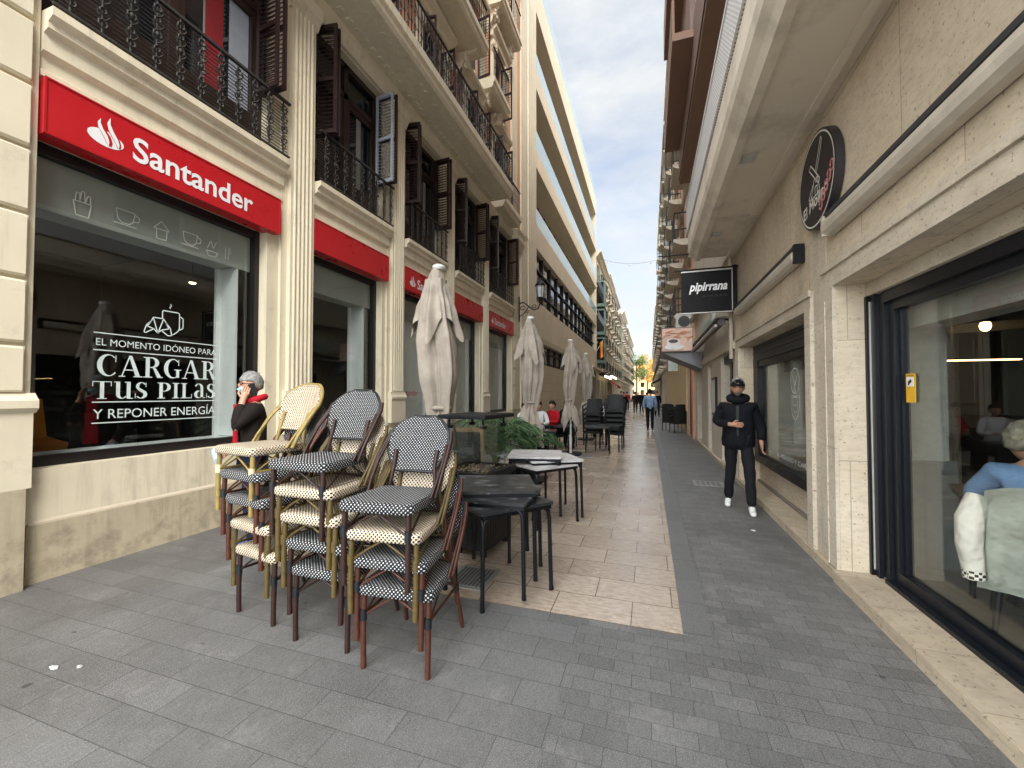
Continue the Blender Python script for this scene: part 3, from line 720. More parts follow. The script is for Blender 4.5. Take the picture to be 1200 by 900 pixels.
# ------------------------------------------------------------------ street lamp on bracket
lp=thing('street_lamp',(-4.66,14.9,4.6),'ornate black bracket street lamp on the corner between bank and modern block','street lamp')
g=MB(); X0=-4.66; Y=14.95
g.box(X0,X0+.03,Y-.05,Y+.05,4.3,5.25)
g.tube([(X0,Y,5.0),(X0+.2,Y,5.02),(X0+.4,Y,4.86),(X0+.58,Y,4.72),(X0+.76,Y,4.76),(X0+.84,Y,4.95),(X0+.84,Y,5.1)],.025,8)
g.tube([(X0,Y,4.5),(X0+.15,Y,4.55),(X0+.3,Y,4.72),(X0+.4,Y,4.86)],.018,6)
for cx,cz,r_ in ((.16,4.80,.10),(.34,4.66,.07),(.6,4.84,.08)):
    g.tube([(X0+cx+r_*math.cos(a*.5),Y,cz+r_*(1-a*.05)*math.sin(a*.5)) for a in range(13)],.014,6)
build('bracket',g,black,lp)
cx,cy,cz=X0+.84,Y,5.1
g=MB(); g.lathe([(.06,0),(.10,.05),(.11,.07)],(cx,cy,cz),8); 
for k in range(6):
    a=k*math.pi/3; g.tube([(cx+.11*math.cos(a),cy+.11*math.sin(a),cz+.07),(cx+.17*math.cos(a),cy+.17*math.sin(a),cz+.50)],.010,5)
g.lathe([(.20,.50),(.20,.53),(.16,.60),(.09,.68),(.05,.70),(.03,.78),(.005,.82)],(cx,cy,cz),12); build('lantern_frame',g,black,lp)
g=MB(); g.lathe([(.10,.075),(.165,.495)],(cx,cy,cz),6,smooth=False); build('lamp_glass',g,plain('milky_glass',(.62,.66,.66),.25,bst=0),lp)
# ------------------------------------------------------------------ modern building
mod=thing('office_building',(-4.8,29,0),'modern pale stone office block with ribbon windows and glass balustrades','building')
Y0,Y1=17.70,40.8
g=MB()
ops=[(Y0+.12,Y1-.3,z0,z1) for z0,z1 in ((16.37,19.1),(12.7,15.5),(9.24,11.87),(5.75,8.16))]
wall_open(g,-4.76,1,Y0,Y1,4.2,20.6,ops,1.1); shell(g,-4.76,-12,Y0,Y1,4.2,20.6)
build('wall',g,bandst,mod)
g=MB(); wall_open(g,-4.76,1,Y0,Y1,0,4.2,[(18.4,31.6,2.95,3.95),(33.2,36.2,0,3.6),(37,40.2,0,3.6)],.4); build('wall',g,bstone,mod,label='beige block-faced ground floor wall')
for k,(z0,z1) in enumerate(((16.37,17.2),(12.7,13.6),(9.24,10.0))):
    n=9
    for i in range(n):
        a=Y0+.15+(Y1-Y0-.5)*i/n; b=Y0+.15+(Y1-Y0-.5)*(i+1)/n-.03
        g=MB(); g.box(-4.80,-4.78,a,b,z0-.25,z1); build('glass_balustrade',g,bglass,mod)
g=MB()
for (z0,z1) in ((16.37,19.1),(12.7,15.5),(9.24,11.87)):
    g.box(-5.82,-5.80,Y0+.12,Y1-.3,z0,z1)
build('recessed_glazing',g,wglass,mod)
g=MB()
for (z0,z1) in ((16.37,19.1),(12.7,15.5),(9.24,11.87)):
    n=16
    for i in range(n+1):
        y=Y0+.15+(Y1-Y0-.5)*i/n; g.box(-5.80,-5.72,y-.04,y+.04,z0,z1)
build('mullion',g,greyd,mod)
n=13
for i in range(n):
    a=Y0+.3+(Y1-Y0-1)*i/n; b=Y0+.3+(Y1-Y0-1)*(i+1)/n
    f=MB(); f.box(-5.0,-4.9,a,a+.07,5.76,8.15); f.box(-5.0,-4.9,a+.07,b,6.35,6.41); f.box(-5.0,-4.9,a+.07,b,5.76,5.82); f.box(-5.0,-4.9,a+.07,b,7.35,7.41)
    w=build('window',f,black,mod); p=MB(); p.box(-5.02,-5.005,a,b,5.76,8.15); build('pane',p,wglass,w)
n=9
for i in range(n):
    a=18.4+13.2*i/n; b=18.4+13.2*(i+1)/n
    f=MB(); f.box(-5.0,-4.92,a,a+.06,2.951,3.949); f.box(-5.0,-4.92,a+.06,b,3.6,3.64); w=build('window',f,black,mod); p=MB(); p.box(-5.02,-5.005,a,b,2.951,3.949); build('pane',p,wglass,w)
g=MB()
for (a,b) in ((33.2,36.2),(37,40.2)): g.box(-5.14,-5.12,a,b,0,3.6)
build('shopfront',g,wglass,mod)
g=MB(); g.box(-4.76,-4.1,33,40.4,3.7,3.85); build('shop_canopy',g,bandst,mod)
g=MB(); g.box(-4.79,-4.77,Y0,Y1,20.6,21.35); build('parapet_glass',g,bglass,mod)
# ------------------------------------------------------------------ generic townhouse
TR=[plain('trim_a',(.56,.50,.40),.8),plain('trim_b',(.46,.43,.37),.8),plain('trim_c',(.60,.52,.40),.8)]
def townhouse(sg,x,y0,y1,h,col,label,floors=4,gf=3.9,bay=2.2,seed=1,balc='iron',shut=None,cornice=.5,ground=None,trim=None,depth=7,shops=True,colvar=.1):
    """sg=+1: left side of street facing +x"""
    rnd=random.Random(seed)
    m=plain('facade_%d'%seed,col,.82,var=colvar,sc=1,bst=.2,dirt=(1.2,[c*.62 for c in col],.5,.8)); tr=trim or TR[seed%3]
    t=thing('town_house',(x,(y0+y1)/2,0),label,'building')
    n=max(1,int((y1-y0)/bay)); fh=(h-gf-.6)/floors
    ys=[y0+(y1-y0)*(i+.5)/n for i in range(n)]
    ops=[];W=.95;H=min(2.2,fh*.74)
    for f in range(floors):
        for y in ys: ops.append((y-W/2,y+W/2,gf+.25+f*fh,gf+.25+f*fh+H))
    gops=[(y-.85,y+.85,.05,gf-.9) for y in ys] if shops else []
    g=MB(); wall_open(g,x,sg,y0,y1,0,h,ops+gops,.25); shell(g,x,x-sg*depth,y0,y1,0,h); build('wall',g,m,t)
    # window proto
    def win(w_,h_):
        f=MB()
        f.box(x-sg*.25,x-sg*.18,-w_/2+.003,-w_/2+.07,0.003,h_-.003);f.box(x-sg*.25,x-sg*.18,w_/2-.07,w_/2-.003,0.003,h_-.003);f.box(x-sg*.25,x-sg*.18,-.03,.03,0.003,h_-.003)
        f.box(x-sg*.25,x-sg*.18,-w_/2+.07,-.03,h_-.08,h_-.003);f.box(x-sg*.25,x-sg*.18,.03,w_/2-.07,h_-.08,h_-.003)
        f.v=[(p[0]-x,p[1],p[2]) for p in f.v]
        return f
    fm=brown2 if rnd.random()<.5 else white
    f=win(W,H); me=None
    pm=MB(); pm.box(-sg*.27,-sg*.255,-W/2,W/2,0,H)
    sh=None
    if shut is not None:
        sh=MB()
        for s in (-1,1):
            for k in range(12): sh.cbox((sg*.04,s*(W/2+.24),.1+(H-.2)*k/11),(.012,.40,.05),ry=R(35)*sg)
            for e in(-1,1): sh.box(sg*.015,sg*.05,s*(W/2+.24)+e*.2-.02,s*(W/2+.24)+e*.2+.02,.02,H-.02)
        shm=plain('shutter_paint_%d'%seed,shut,.6)
    bw=W/2+.35
    br=MB()
    if balc:
        br.box(-.0,sg*.62,-bw,bw,-.22,-.08) if False else None
        br.sweep_y([(0,-.30),(sg*.35,-.28),(sg*.55,-.18),(sg*.6,-.14),(sg*.6,-.06),(0,-.06)],-bw,bw)
    rl=MB()
    if balc:
        k=16
        for i in range(k+1):
            yy=-bw+.03+(2*bw-.06)*i/k; rl.box(sg*.56-.008,sg*.56+.008,yy-.008,yy+.008,-.06,.9)
        for s in(-1,1):
            for i in range(5): xx=sg*(.03+.53*i/5); rl.box(xx-.008,xx+.008,s*(bw-.03)-.008,s*(bw-.03)+.008,-.06,.9)
            rl.box(0,sg*.58,s*(bw-.03)-.015,s*(bw-.03)+.015,.88,.92)
        rl.box(sg*.56-.02,sg*.56+.02,-bw,bw,.88,.92); rl.box(sg*.56-.012,sg*.56+.012,-bw,bw,.05,.07)
    protos={}
    for fi in range(floors):
        for y in ys:
            z=gf+.25+fi*fh
            def put(nm,mb,mat,par):
                if not mb.v: return None
                if nm not in protos:
                    o=build(nm,mb,mat); protos[nm]=o
                else:
                    o=protos[nm].copy(); COL.objects.link(o)
                o.parent=par
                return o
            w=put('window',f,fm,t); w.location=(0,y-(y0+y1)/2,z)
            p=put('pane',pm,wglass,w); 
            if sh: s_=put('shutter',sh,shm,t); s_.location=(0,y-(y0+y1)/2,z)
            if balc:
                b_=put('balcony',br,tr,t); b_.location=(0,y-(y0+y1)/2,z); r_=put('railing',rl,iron,b_)
    g=MB()
    for fi in range(floors):
        z=gf+.0+fi*fh; g.sweep_y([(x-sg*.01,z-.12),(x+sg*.06,z-.12),(x+sg*.10,z-.04),(x+sg*.10,z+.02),(x-sg*.01,z+.02)],y0+.003,y1-.003)
    g.sweep_y([(x-sg*.01,h-.5),(x+sg*.15,h-.45),(x+sg*cornice*.6,h-.2),(x+sg*cornice,h-.05),(x+sg*cornice,h+.12),(x-sg*.01,h+.12)],y0+.003,y1-.003)
    for y in ys:
        for fi in range(floors):
            z=gf+.25+fi*fh+H+.04; g.box(x,x+sg*.08,y-W/2-.12,y+W/2+.12,z,z+.12)
    build('cornice',g,tr,t)
    if shops:
        g=MB()
        for y in ys: g.box(x-sg*.27,x-sg*.252,y-.85,y+.85,.05,gf-.9)
        build('shopfront',g,wglass if rnd.random()<.6 else dark2,t)
        g=MB()
        for y in ys: g.box(x-sg*.24,x-sg*.18,y-.03,y+.03,.05,gf-.9); g.box(x-sg*.24,x-sg*.18,y-.85,y+.85,gf-1.4,gf-1.34)
        build('shopfront_frame',g,black,t)
    if ground:
        g=MB(); g.box(x+sg*.002,x+sg*.05,y0+.01,y1-.01,0,.6); build('plinth',g,ground,t)
    return t
L=-4.8
townhouse(1,L,40.9,51,15.6,(.50,.47,.38),'cream town house with green glazed bays and iron balconies past the modern block',4,seed=11,shut=(.05,.16,.13),bay=3.3)
townhouse(1,L,51.02,60,16.2,(.56,.48,.33),'yellowish town house with iron balconies, second past the modern block',4,seed=12,bay=3.0,colvar=.15)
townhouse(1,L,60.02,71,16.0,(.60,.53,.40),'pale ochre town house, third past the modern block',4,seed=13,shut=(.12,.10,.08),bay=3.6)
townhouse(1,L,71.02,82,15.2,(.62,.55,.36),'sunny yellow town house, fourth past the modern block',4,seed=14,bay=2.7,balc=None,shut=(.10,.16,.12))
townhouse(1,L,82.02,97,17.6,(.50,.46,.40),'taller grey-beige town house with dark balconies far down the left side',5,seed=15,bay=3.7)
townhouse(1,L,97.02,116,16.6,(.58,.46,.30),'warm ochre town house far down the left side',4,seed=16,bay=3.2)
townhouse(1,L,116.02,138,16.8,(.55,.50,.42),'last beige town house visible on the left before the trees',4,seed=17,bay=3.6)
# green glazed bay boxes (miradors)
for z in (4.9,7.7,10.5):
    t=bpy.data.objects.get('town_house')
    g=MB(); X=L
    for y in (42.1,):
        g.box(X,X+.75,y-.9,y+.9,z-.3,z); g.box(X,X+.75,y-.9,y+.9,z+2.1,z+2.25)
        for yy in (-.9,-.3,.25,.84): g.box(X+.69,X+.75,y+yy,y+yy+.06,z,z+2.1)
        g.box(X+.70,X+.74,y-.84,y+.84,z,z+.8)
    b=build('glazed_bay',g,plain('green_paint',(.13,.20,.17),.5) if 'green_paint' not in MT else MT['green_paint'],t)
    g=MB(); g.box(X+.71,X+.73,41.26,42.94,z+.8,z+2.1); g.box(X,X+.70,41.22,41.24,z,z+2.1); build('pane',g,wglass,b)
# ------------------------------------------------------------------ right near building
XR=1.5
rb=thing('restaurant_building',(1.5,3,0),'travertine-clad building with white canopy, restaurant door and shop window on the right','building')
g=MB()
opsR=[(-1.0,4.13,-.02,2.46),(4.80,8.0,-.02,2.36)]
wall_open(g,XR,-1,-1.2,8.36,0,4.4,opsR,.36)
shell(g,XR,8,-1.2,8.36,0,20)
build('wall',g,trav,rb)
g=MB()
g.box(1.78,1.80,4.81,7.99,0,.44); build('stall_riser',g,trav,rb)
g=MB() # lintel/jamb trims
tk=.03
g.box(XR-tk,XR,-1.18,4.31,2.46,2.66); g.box(XR-tk-.02,XR-tk,-1.2,4.33,2.60,2.665); g.box(XR-tk,XR,4.13,4.30,.10,2.46)
g.box(XR-tk,XR,4.62,8.19,2.36,2.53); g.box(XR-tk-.02,XR-tk,4.60,8.21,2.48,2.535); g.box(XR-tk,XR,4.62,4.79,.09,2.36); g.box(XR-tk,XR,8.01,8.18,.09,2.36)
for y in (4.275,4.625,8.155): g.box(XR-tk-.006,XR-tk,y,y+.02,.10,2.36)
g.box(XR-.005,XR,4.31,4.61,.1,4.0)
build('stone_trim',g,travt,rb)
g=MB(); g.box(1.44,1.86,-1.0,4.128,-.05,.10); g.box(1.455,1.50,4.131,8.35,-.05,.085); g.box(1.50,1.778,4.802,7.998,-.05,.085); g.box(1.435,1.44,-1,4.12,.06,.095)
build('threshold',g,kerbst,rb)
# canopy
g=MB(); g.sweep_y([(1.5,4.06),(1.42,4.06),(1.42,4.03),(1.36,4.03),(1.36,4.06),(.92,4.06),(.92,4.02),(.84,4.02),(.80,4.08),(.74,4.14),(.72,4.22),(.72,4.50),(.76,4.53),(1.5,4.53)],-1.2,8.32)
build('canopy',g,travt if False else soffit,rb)
g=MB(); g.box(.70,.735,-1.2,8.34,4.535,5.05); build('perforated_parapet',g,perf,rb)
g=MB(); g.box(.69,.745,-1.2,8.35,5.05,5.09); build('coping',g,white,rb)
g=MB(); wall_open(g,XR,-1,-1.2,8.36,4.4,8.3,[(0,1.5,5,7.4),(3,4.5,5,7.4),(6,7.5,5,7.4)],.2); build('upper_wall',g,brownwall,rb)
g=MB(); 
for y in(0,3,6): g.box(1.70,1.71,y,y+1.5,5,7.4)
build('window',g,wglass,rb)
ov=thing('upper_bay',(1.5,6,8.3),'brown rendered overhanging upper storeys high above the pale canopy','building')
g=MB()
ops=[(y,y+1.3,z,z+1.5) for y in (.5,3.3,6.1,8.9,11.7) for z in (9.6,12.6,15.6)]
wall_open(g,.98,-1,-1.2,14.2,8.42,19,ops,.18); shell(g,.98,8,-1.2,14.2,8.42,19)
build('wall',g,brownlt,ov)
g=MB(); g.box(1.0,8,-1.2,14.18,8.30,8.415); build('soffit',g,brownwall,ov)
for (a,b,c,d) in ops:
    f=MB(); f.box(1.10,1.15,a,a+.05,c,d); f.box(1.10,1.15,b-.05,b,c,d); f.box(1.10,1.15,(a+b)/2-.02,(a+b)/2+.02,c,d); w=build('window',f,white,ov); p=MB(); p.box(1.155,1.16,a,b,c,d); build('pane',p,wglass,w)
for z in (9.3,12.3,15.3):
    g=MB(); g.box(.55,.98,9.5,13.9,z-.05,z+.12); g.box(.55,.60,9.5,13.9,z+.12,z+1.0); build('balcony',g,brownwall,ov)
for (y,lb) in ((4.9,'square recessed soffit light beside the round sign'),(7.1,'square recessed soffit light near the far end of the canopy')):
    t=thing('soffit_light',(1.03,y,4.06),lb,'lamp'); g=MB(); g.box(.96,1.10,y-.09,y+.09,4.045,4.059); g.box(.975,1.085,y-.075,y+.075,4.04,4.045); build('frame',g,greyst,t)
    g=MB(); g.box(.99,1.07,y-.06,y+.06,4.036,4.040); build('diffuser',g,curtain,t)
# folded awning cassettes
for (a,b,lb) in ((-1.2,4.1,'long pale folded awning housing above the restaurant door'),(4.86,7.85,'shorter pale folded awning housing above the shop window')):
    t=thing('awning_housing',(1.45,(a+b)/2,2.95),lb,'awning housing','folded awning housings on the travertine wall')
    g=MB(); g.lathe([(.0,0)],(0,0,0),3) if False else None
    g.sweep_y([(1.49,2.885),(1.43,2.885),(1.395,2.91),(1.385,2.95),(1.40,3.0),(1.44,3.025),(1.49,3.03)],a,b); build('cover',g,plain('awning_cover_%d'%int(b),(.55,.50,.42),.35,metal=.1,bst=.05),t)
    g=MB(); g.box(1.42,1.495,a,b,3.035,3.07); build('rail',g,greyd,t)
    g=MB(); g.box(1.40,1.49,b+.001,b+.03,2.88,3.05) if b<5 else g.box(1.40,1.49,a-.05,a-.001,2.87,3.06); build('end_cap',g,travt if b<5 else black,t)
# restaurant door / glazing
DX=.13
dr=thing('glazed_door',(1.7800,2,.1),'large dark-framed sliding glass door of the restaurant in the foreground','door')
g=MB()
g.box(1.715,1.775,4.03,4.085,.102,2.348)
g.box(1.745,1.86,3.955,4.03,.102,2.348); g.box(1.735,1.82,-1,3.955,2.262,2.348);g.box(1.775,1.84,3.885,3.955,.11,2.262);g.box(1.775,1.84,-1,3.885,.11,.21);g.box(1.775,1.84,-1,3.885,2.195,2.262);g.box(1.80,1.85,3.85,3.885,.21,2.195)
g.box(1.715,1.77,-1,3.955,.101,.13)
build('frame',g,anthr,dr)
g=MB(); g.box(1.69,1.76,4.095,4.127,.102,2.348); build('gasket',g,black,dr)
g=MB(); g.box(1.705,1.715,4.086,4.093,.15,2.3); build('sealant_strip',g,greyst,dr)
g=MB(); g.box(1.815,1.82,-1,3.85,.21,2.195); build('pane',g,glass,dr)
g=MB(); g.box(1.70,1.858,-.99,4.126,2.351,2.458); build('stone_infill',g,travt,dr)
# sticker
st=thing('warning_sticker',(1.8060,3.75,1.6),'small yellow camera warning sticker on the restaurant glass','sticker')
g=MB(); g.box(1.8040,1.8080,3.70,3.81,1.49,1.70); build('backing',g,plain('sticker_yellow',(.70,.40,.01),.5,bst=0),st)
g=MB(); g.box(1.8010,1.8035,3.715,3.795,1.605,1.675); build('panel',g,white,st)
g=MB(); g.cbox((1.7995,3.755,1.64),(.002,.04,.022),rx=R(-30)); g.cbox((1.7995,3.77,1.622),(.002,.014,.014)); build('camera_symbol',g,black,st)
g=MB(); text(g,'ZONA VIDEOVIGILADA',(1.8015,3.80,1.68),(0,-1,0),(0,0,1),.09,.012); build('lettering',g,black,st)
# right shop window
sw=thing('shop_window',(1.7400,6.4,.45),'black-framed shop window with round decal between the stone piers','window')
g=MB(); g.box(1.7000,1.8000,4.81,4.88,.44,2.10); g.box(1.7000,1.8000,7.72,7.99,.44,2.10); g.box(1.7000,1.8000,4.88,7.72,.44,.56); g.box(1.7200,1.8000,4.88,7.72,2.0,2.10); g.box(1.7600,1.8000,4.81,7.99,.40,.44); build('frame',g,black,sw)
g=MB()
for k in range(5): g.box(1.70+.006*(k%2),1.80,4.81,7.99,2.102+k*.052,2.15+k*.052)
build('roller_shutter_box',g,greyd,sw)
g=MB(); g.box(1.7650,1.7750,4.88,7.72,.56,2.0); build('pane',g,glass,sw)
g=MB(); fr=lambda u,v:(1.7600,u,v)
def circ(cy,cz,r,w,n=28,sq=1): line2d(g,[(cy+r*math.cos(2*math.pi*i/n),cz+r*sq*math.sin(2*math.pi*i/n)) for i in range(n+1)],fr,w)
text(g,'· CAFÉ ·  EL MOLINO Y CAFÉS - SANDWI',(1.7600,7.45,.66),(0,-1,0),(0,0,1),2.45,.075)
circ(6.1,1.72,.16,.012); line2d(g,[(6.0,1.8),(6.1,1.66),(6.2,1.8)],fr,.012); line2d(g,[(6.1,1.66),(6.1,1.56)],fr,.012)
circ(6.1,1.42,.10,.008); line2d(g,[(5.94,1.55),(5.94,1.40),(6.0,1.28),(6.1,1.22),(6.2,1.28),(6.26,1.40),(6.26,1.55)],fr,.01)
text(g,'EL MOLINO',(1.7600,6.22,1.50),(0,-1,0),(0,0,1),.24,.04); text(g,'CAFÉ',(1.7600,6.16,1.40),(0,-1,0),(0,0,1),.12,.03)
build('decal',g,plain('pale_decal',(.78,.78,.74),.6,bst=0),sw)
# interior
g=MB(); g.box(1.74,7.9,-1.1,8.3,.0,.12); build('interior_floor',g,stonewall('interior_tiles',(.16,.14,.12),(.2,.18,.15),.6,.6,.004,rough=.4,pits=False),rb)
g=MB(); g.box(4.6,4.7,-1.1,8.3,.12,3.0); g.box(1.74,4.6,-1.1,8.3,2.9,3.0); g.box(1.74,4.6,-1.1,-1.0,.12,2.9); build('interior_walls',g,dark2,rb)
g=MB(); g.box(1.95,2.34,4.36,4.5,1.0,2.9); g.box(1.80,1.9,6.3,6.4,.9,2.9); g.box(1.8,2.4,7.4,7.5,.6,2.9); build('partition',g,plain('pale_partition',(.42,.41,.37),.8,bst=0),rb)
g=MB(); g.box(1.95,2.38,4.34,4.36,.12,1.0);g.box(1.95,2.34,4.36,4.5,.12,.998); build('dado_panel',g,plain('grey_dado',(.16,.16,.15),.7,bst=0),rb)
g=MB(); g.box(1.96,2.2,.5,4.3,2.07,2.30); g.box(1.955,1.96,.55,4.2,2.10,2.26); build('ceiling_duct',g,plain('duct_paint',(.42,.40,.36),.6,bst=0),rb)
g=MB(); g.box(4.45,4.6,-1,4.2,1.25,1.29);g.box(4.45,4.6,-1,4.2,1.75,1.79); g.box(4.0,4.6,-1,3.2,.12,1.05); build('back_counter',g,black,rb)
g=MB()
for i in range(22): g.box(4.50,4.56,-.9+i*.22,-.9+i*.22+.07,1.79,1.79+.12+.1*((i*7)%3)/2)
build('bottle_row',g,plain('brown_bottles',(.10,.05,.03),.3,bst=0),rb)
pl=thing('pendant_lamp',(2.67,4.5,2.1),'wide dark pendant lamp with glowing bulb above the seated woman','lamp')
g=MB(); g.tube([(2.67,4.5,2.9),(2.67,4.5,2.22)],.006,5); g.lathe([(.03,.10),(.06,.08),(.10,.05),(.36,.0),(.365,-.01),(.10,.04),(.03,.06)],(2.67,4.5,2.12),24); build('lamp_shade',g,black,pl)
g=MB(); g.ell((2.67,4.5,2.12),(.035,.035,.045),10,8); build('bulb',g,emis('bulb_glow',(1,.55,.2),14),pl)
for (x,y,z,l,lb) in ((3.4,3.4,1.9,.9,'upper warm strip light glowing inside the restaurant'),(3.6,3.6,1.62,.8,'lower warm strip light glowing inside the restaurant'),(2.8,5.6,1.9,.8,'warm strip light inside the shop window with the decal')):
    t=thing('strip_light',(x,y,z),lb,'lamp'); g=MB(); g.box(x,x+l,y,y+.03,z+.012,z+.03); build('housing',g,black,t); g=MB(); g.box(x,x+l,y,y+.03,z,z+.012); build('tube',g,emis('strip_%d'%int(z*100+l*10),(1,.6,.28),5),t)
# round sign
rs_=thing('round_sign',(1.47,4.31,3.45),'round black sign with white windmill drawing and lettering on the travertine wall','sign')
cy,cz=4.31,3.45; rr=.42
def disc(mb,x0,x1,r,n=40,mi=0): mb.prism([(cy+r*math.cos(2*math.pi*i/n),cz+r*math.sin(2*math.pi*i/n)) for i in range(n)],lambda u,v,t:(t,u,v),x0,x1,mi,True)
g=MB(); disc(g,1.43,1.49,rr); build('disc',g,plain('sign_black',(.02,.018,.02),.45,bst=.05),rs_)
g=MB(); fr=lambda u,v:(1.427,u,v)
circ(cy,cz,rr*.94,.014,44)
yy=lambda a:cy-a
def LN(p,w=.011): line2d(g,[(cy-a,cz+b) for a,b in p],fr,w)
LN([(-.03,.02),(-.10,-.13),(.10,-.13),(.05,.02),(-.03,.02)]);LN([(-.01,-.13),(-.01,-.05),(.04,-.05),(.04,-.13)])
LN([(-.14,.16),(-.10,.19),(.10,-.02),(.07,-.05),(-.14,.16)]);LN([(0,.09),(.10,.27),(.13,.33),(.15,.30),(.12,.22),(.03,.07)]);LN([(-.04,.0),(-.16,-.10),(-.12,-.13),(-.06,-.06)])
circ(cy-.02,cz+.0,.018,.008,10)
text(g,'El Molino',(1.427,cy+.30,cz-.26),(0,-.97,.12),(0,0,1),.58,.11,offset=.02)
build('lettering',g,plain('sign_ivory',(.66,.64,.58),.5,bst=0),rs_)
g=MB(); 
for k in range(5): g.tube([(1.424,cy-.12-.06*k+.03*math.cos(a),cz-.26+.055*k+.05*math.sin(a)) for a in [j*.6 for j in range(11)]],.006,4)
build('graffiti',g,plain('faded_red_paint',(.32,.13,.12),.7,bst=0),rs_)
# ------------------------------------------------------------------ second right building (shops) y 8.36..15.2
sb=thing('cafe_building',(1.5,11.8,0),'pale stone fronted shop with dark entrances between the travertine building and ribbed wall','building')
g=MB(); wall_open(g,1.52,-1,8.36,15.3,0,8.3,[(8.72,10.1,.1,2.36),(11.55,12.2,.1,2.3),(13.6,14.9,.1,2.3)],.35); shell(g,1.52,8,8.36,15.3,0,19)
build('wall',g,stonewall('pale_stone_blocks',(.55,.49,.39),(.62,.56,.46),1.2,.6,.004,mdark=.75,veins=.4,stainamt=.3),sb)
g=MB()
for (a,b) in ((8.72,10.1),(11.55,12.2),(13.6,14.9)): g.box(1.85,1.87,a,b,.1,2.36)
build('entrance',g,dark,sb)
g=MB(); g.box(1.60,1.65,8.72,8.80,.1,2.36); g.box(1.60,1.65,9.3,9.5,.1,2.2); g.box(1.58,1.64,8.80,10.1,2.2,2.35); g.box(1.60,1.66,12.1,12.2,.1,2.3); build('door_frame',g,anthr,sb)
g=MB(); g.box(1.46,1.52,8.36,15.3,-.05,.09); build('threshold',g,kerbst,sb)
g=MB(); g.box(1.44,1.519,8.361,15.3,2.38,2.52); g.box(1.40,1.519,8.361,15.3,4.1,4.25); build('stone_trim',g,travt,sb)
g=MB(); g.tube([(1.44,8.42,2.2),(1.44,8.42,8.2)],.035,8); build('drainpipe',g,travt,sb)
# green shop sign
t=thing('shop_sign',(1.48,11.7,3.3),'pale sign with green lettering on the wall above the rolled awning','sign')
g=MB(); g.box(1.44,1.51,10.7,12.8,3.12,3.50); build('board',g,plain('grey_green_panel',(.42,.46,.42),.5,bst=0),t)
g=MB(); text(g,'CAFETERÍA',(1.436,12.6,3.22),(0,-1,0),(0,0,1),1.7,.18); build('lettering',g,plain('green_letters',(.04,.25,.14),.5,bst=0),t)
# rolled awning
t=thing('rolled_awning',(1.35,11.2,2.85),'grey rolled-up awning projecting above the shop entrances','awning')
g=MB(); g.tube([(1.30,8.5,2.90),(1.30,14.3,2.86)],.07,12); build('roll',g,plain('awning_roll',(.17,.15,.14),.8,bst=.2),t)
g=MB(); g.box(1.20,1.46,8.5,14.3,2.975,3.0); g.tube([(1.20,8.5,2.83),(1.20,14.3,2.79)],.03,8); build('rail',g,greyst,t)
for y in (8.7,9.1,13.9):
    g=MB(); g.tube([(1.46,y,2.95),(1.30,y,3.02),(1.20,y,2.85)],.018,6); build('bracket',g,black,t)
# menu board
t=thing('menu_board',(1.49,10.9,1.5),'narrow black-framed menu board on the pale pier behind the walking man','notice board')
g=MB(); g.box(1.47,1.515,10.6,11.2,1.05,1.95); build('frame',g,black,t); g=MB(); g.box(1.465,1.469,10.66,11.14,1.11,1.89); build('sheet',g,curtain,t)
# hanging black sign (faces down the street)
t=thing('hanging_sign',(1.0,8.0,3.4),'black projecting sign with white italic lettering below the canopy end','sign')
g=MB(); g.box(.575,1.42,7.98,8.05,2.99,3.74); g.box(1.40,1.47,7.97,8.06,2.96,3.80); build('board',g,plain('sign_face_black',(.004,.004,.005),.55,bst=.02,spec=.2),t)
g=MB(); g.box(1.385,1.398,7.965,7.979,3.02,3.72); g.box(.57,1.40,7.965,7.979,3.725,3.745); g.box(.57,1.40,7.965,7.979,2.985,3.0); build('edge_trim',g,greyst,t)
g=MB(); text(g,'pipirrana',(.70,7.974,3.33),(1,0,0),(0,0,1),.60,.20,offset=.028,slant=.22); build('lettering',g,white,t)
g=MB(); text(g,'G E R M Á N',(.93,7.974,3.27),(1,0,0),(0,0,1),.38,.035); build('small_lettering',g,greyd,t)
g=MB(); g.tube([(.45,8.02,3.78),(1.5,8.02,3.78)],.015,6); build('bracket',g,black,t)
# churro lightbox
t=thing('lightbox_sign',(.85,13,3.1),'lightbox sign picturing chocolate cup and fried dough sticks','sign')
g=MB(); g.box(.37,1.24,12.96,13.30,2.79,3.50); build('box',g,plain('box_casing',(.16,.10,.08),.5),t)
g=MB(); g.box(.395,1.215,12.95,12.958,2.815,3.475); build('picture',g,plain('picture_peach',(.62,.42,.33),.5,var=.25,sc=4,bst=0),t)
g=MB()
rnd=random.Random(5)
for k in range(10):
    x=.45+.075*k; z=3.18+.2*math.sin(k*1.3)*.5+.08
    g.tube([(x-.05,12.944,z-.06+ .05*(k%3)),(x+.05,12.944,z+.03),(x+.17,12.944,z+.02+.05*(k%2))],.028,6,flat=.35)
build('churro_image',g,plain('picture_orange',(.55,.22,.06),.5,var=.3,sc=20,bst=0),t)
def disc2(mb,cx,cz,rx,rz,y,n=24): mb.prism([(cx+rx*math.cos(2*math.pi*i/n),cz+rz*math.sin(2*math.pi*i/n)) for i in range(n)],lambda u,v,tt:(u,tt,v),y,y+.004)
g=MB(); disc2(g,.72,2.93,.27,.085,12.928); disc2(g,.70,3.02,.18,.12,12.924); disc2(g,.70,3.10,.17,.085,12.918); build('cup_image',g,plain('picture_white',(.70,.66,.64),.5,bst=0),t)
g=MB(); disc2(g,.70,3.10,.135,.055,12.912); build('chocolate_image',g,plain('picture_chocolate',(.05,.025,.015),.4,bst=0),t)
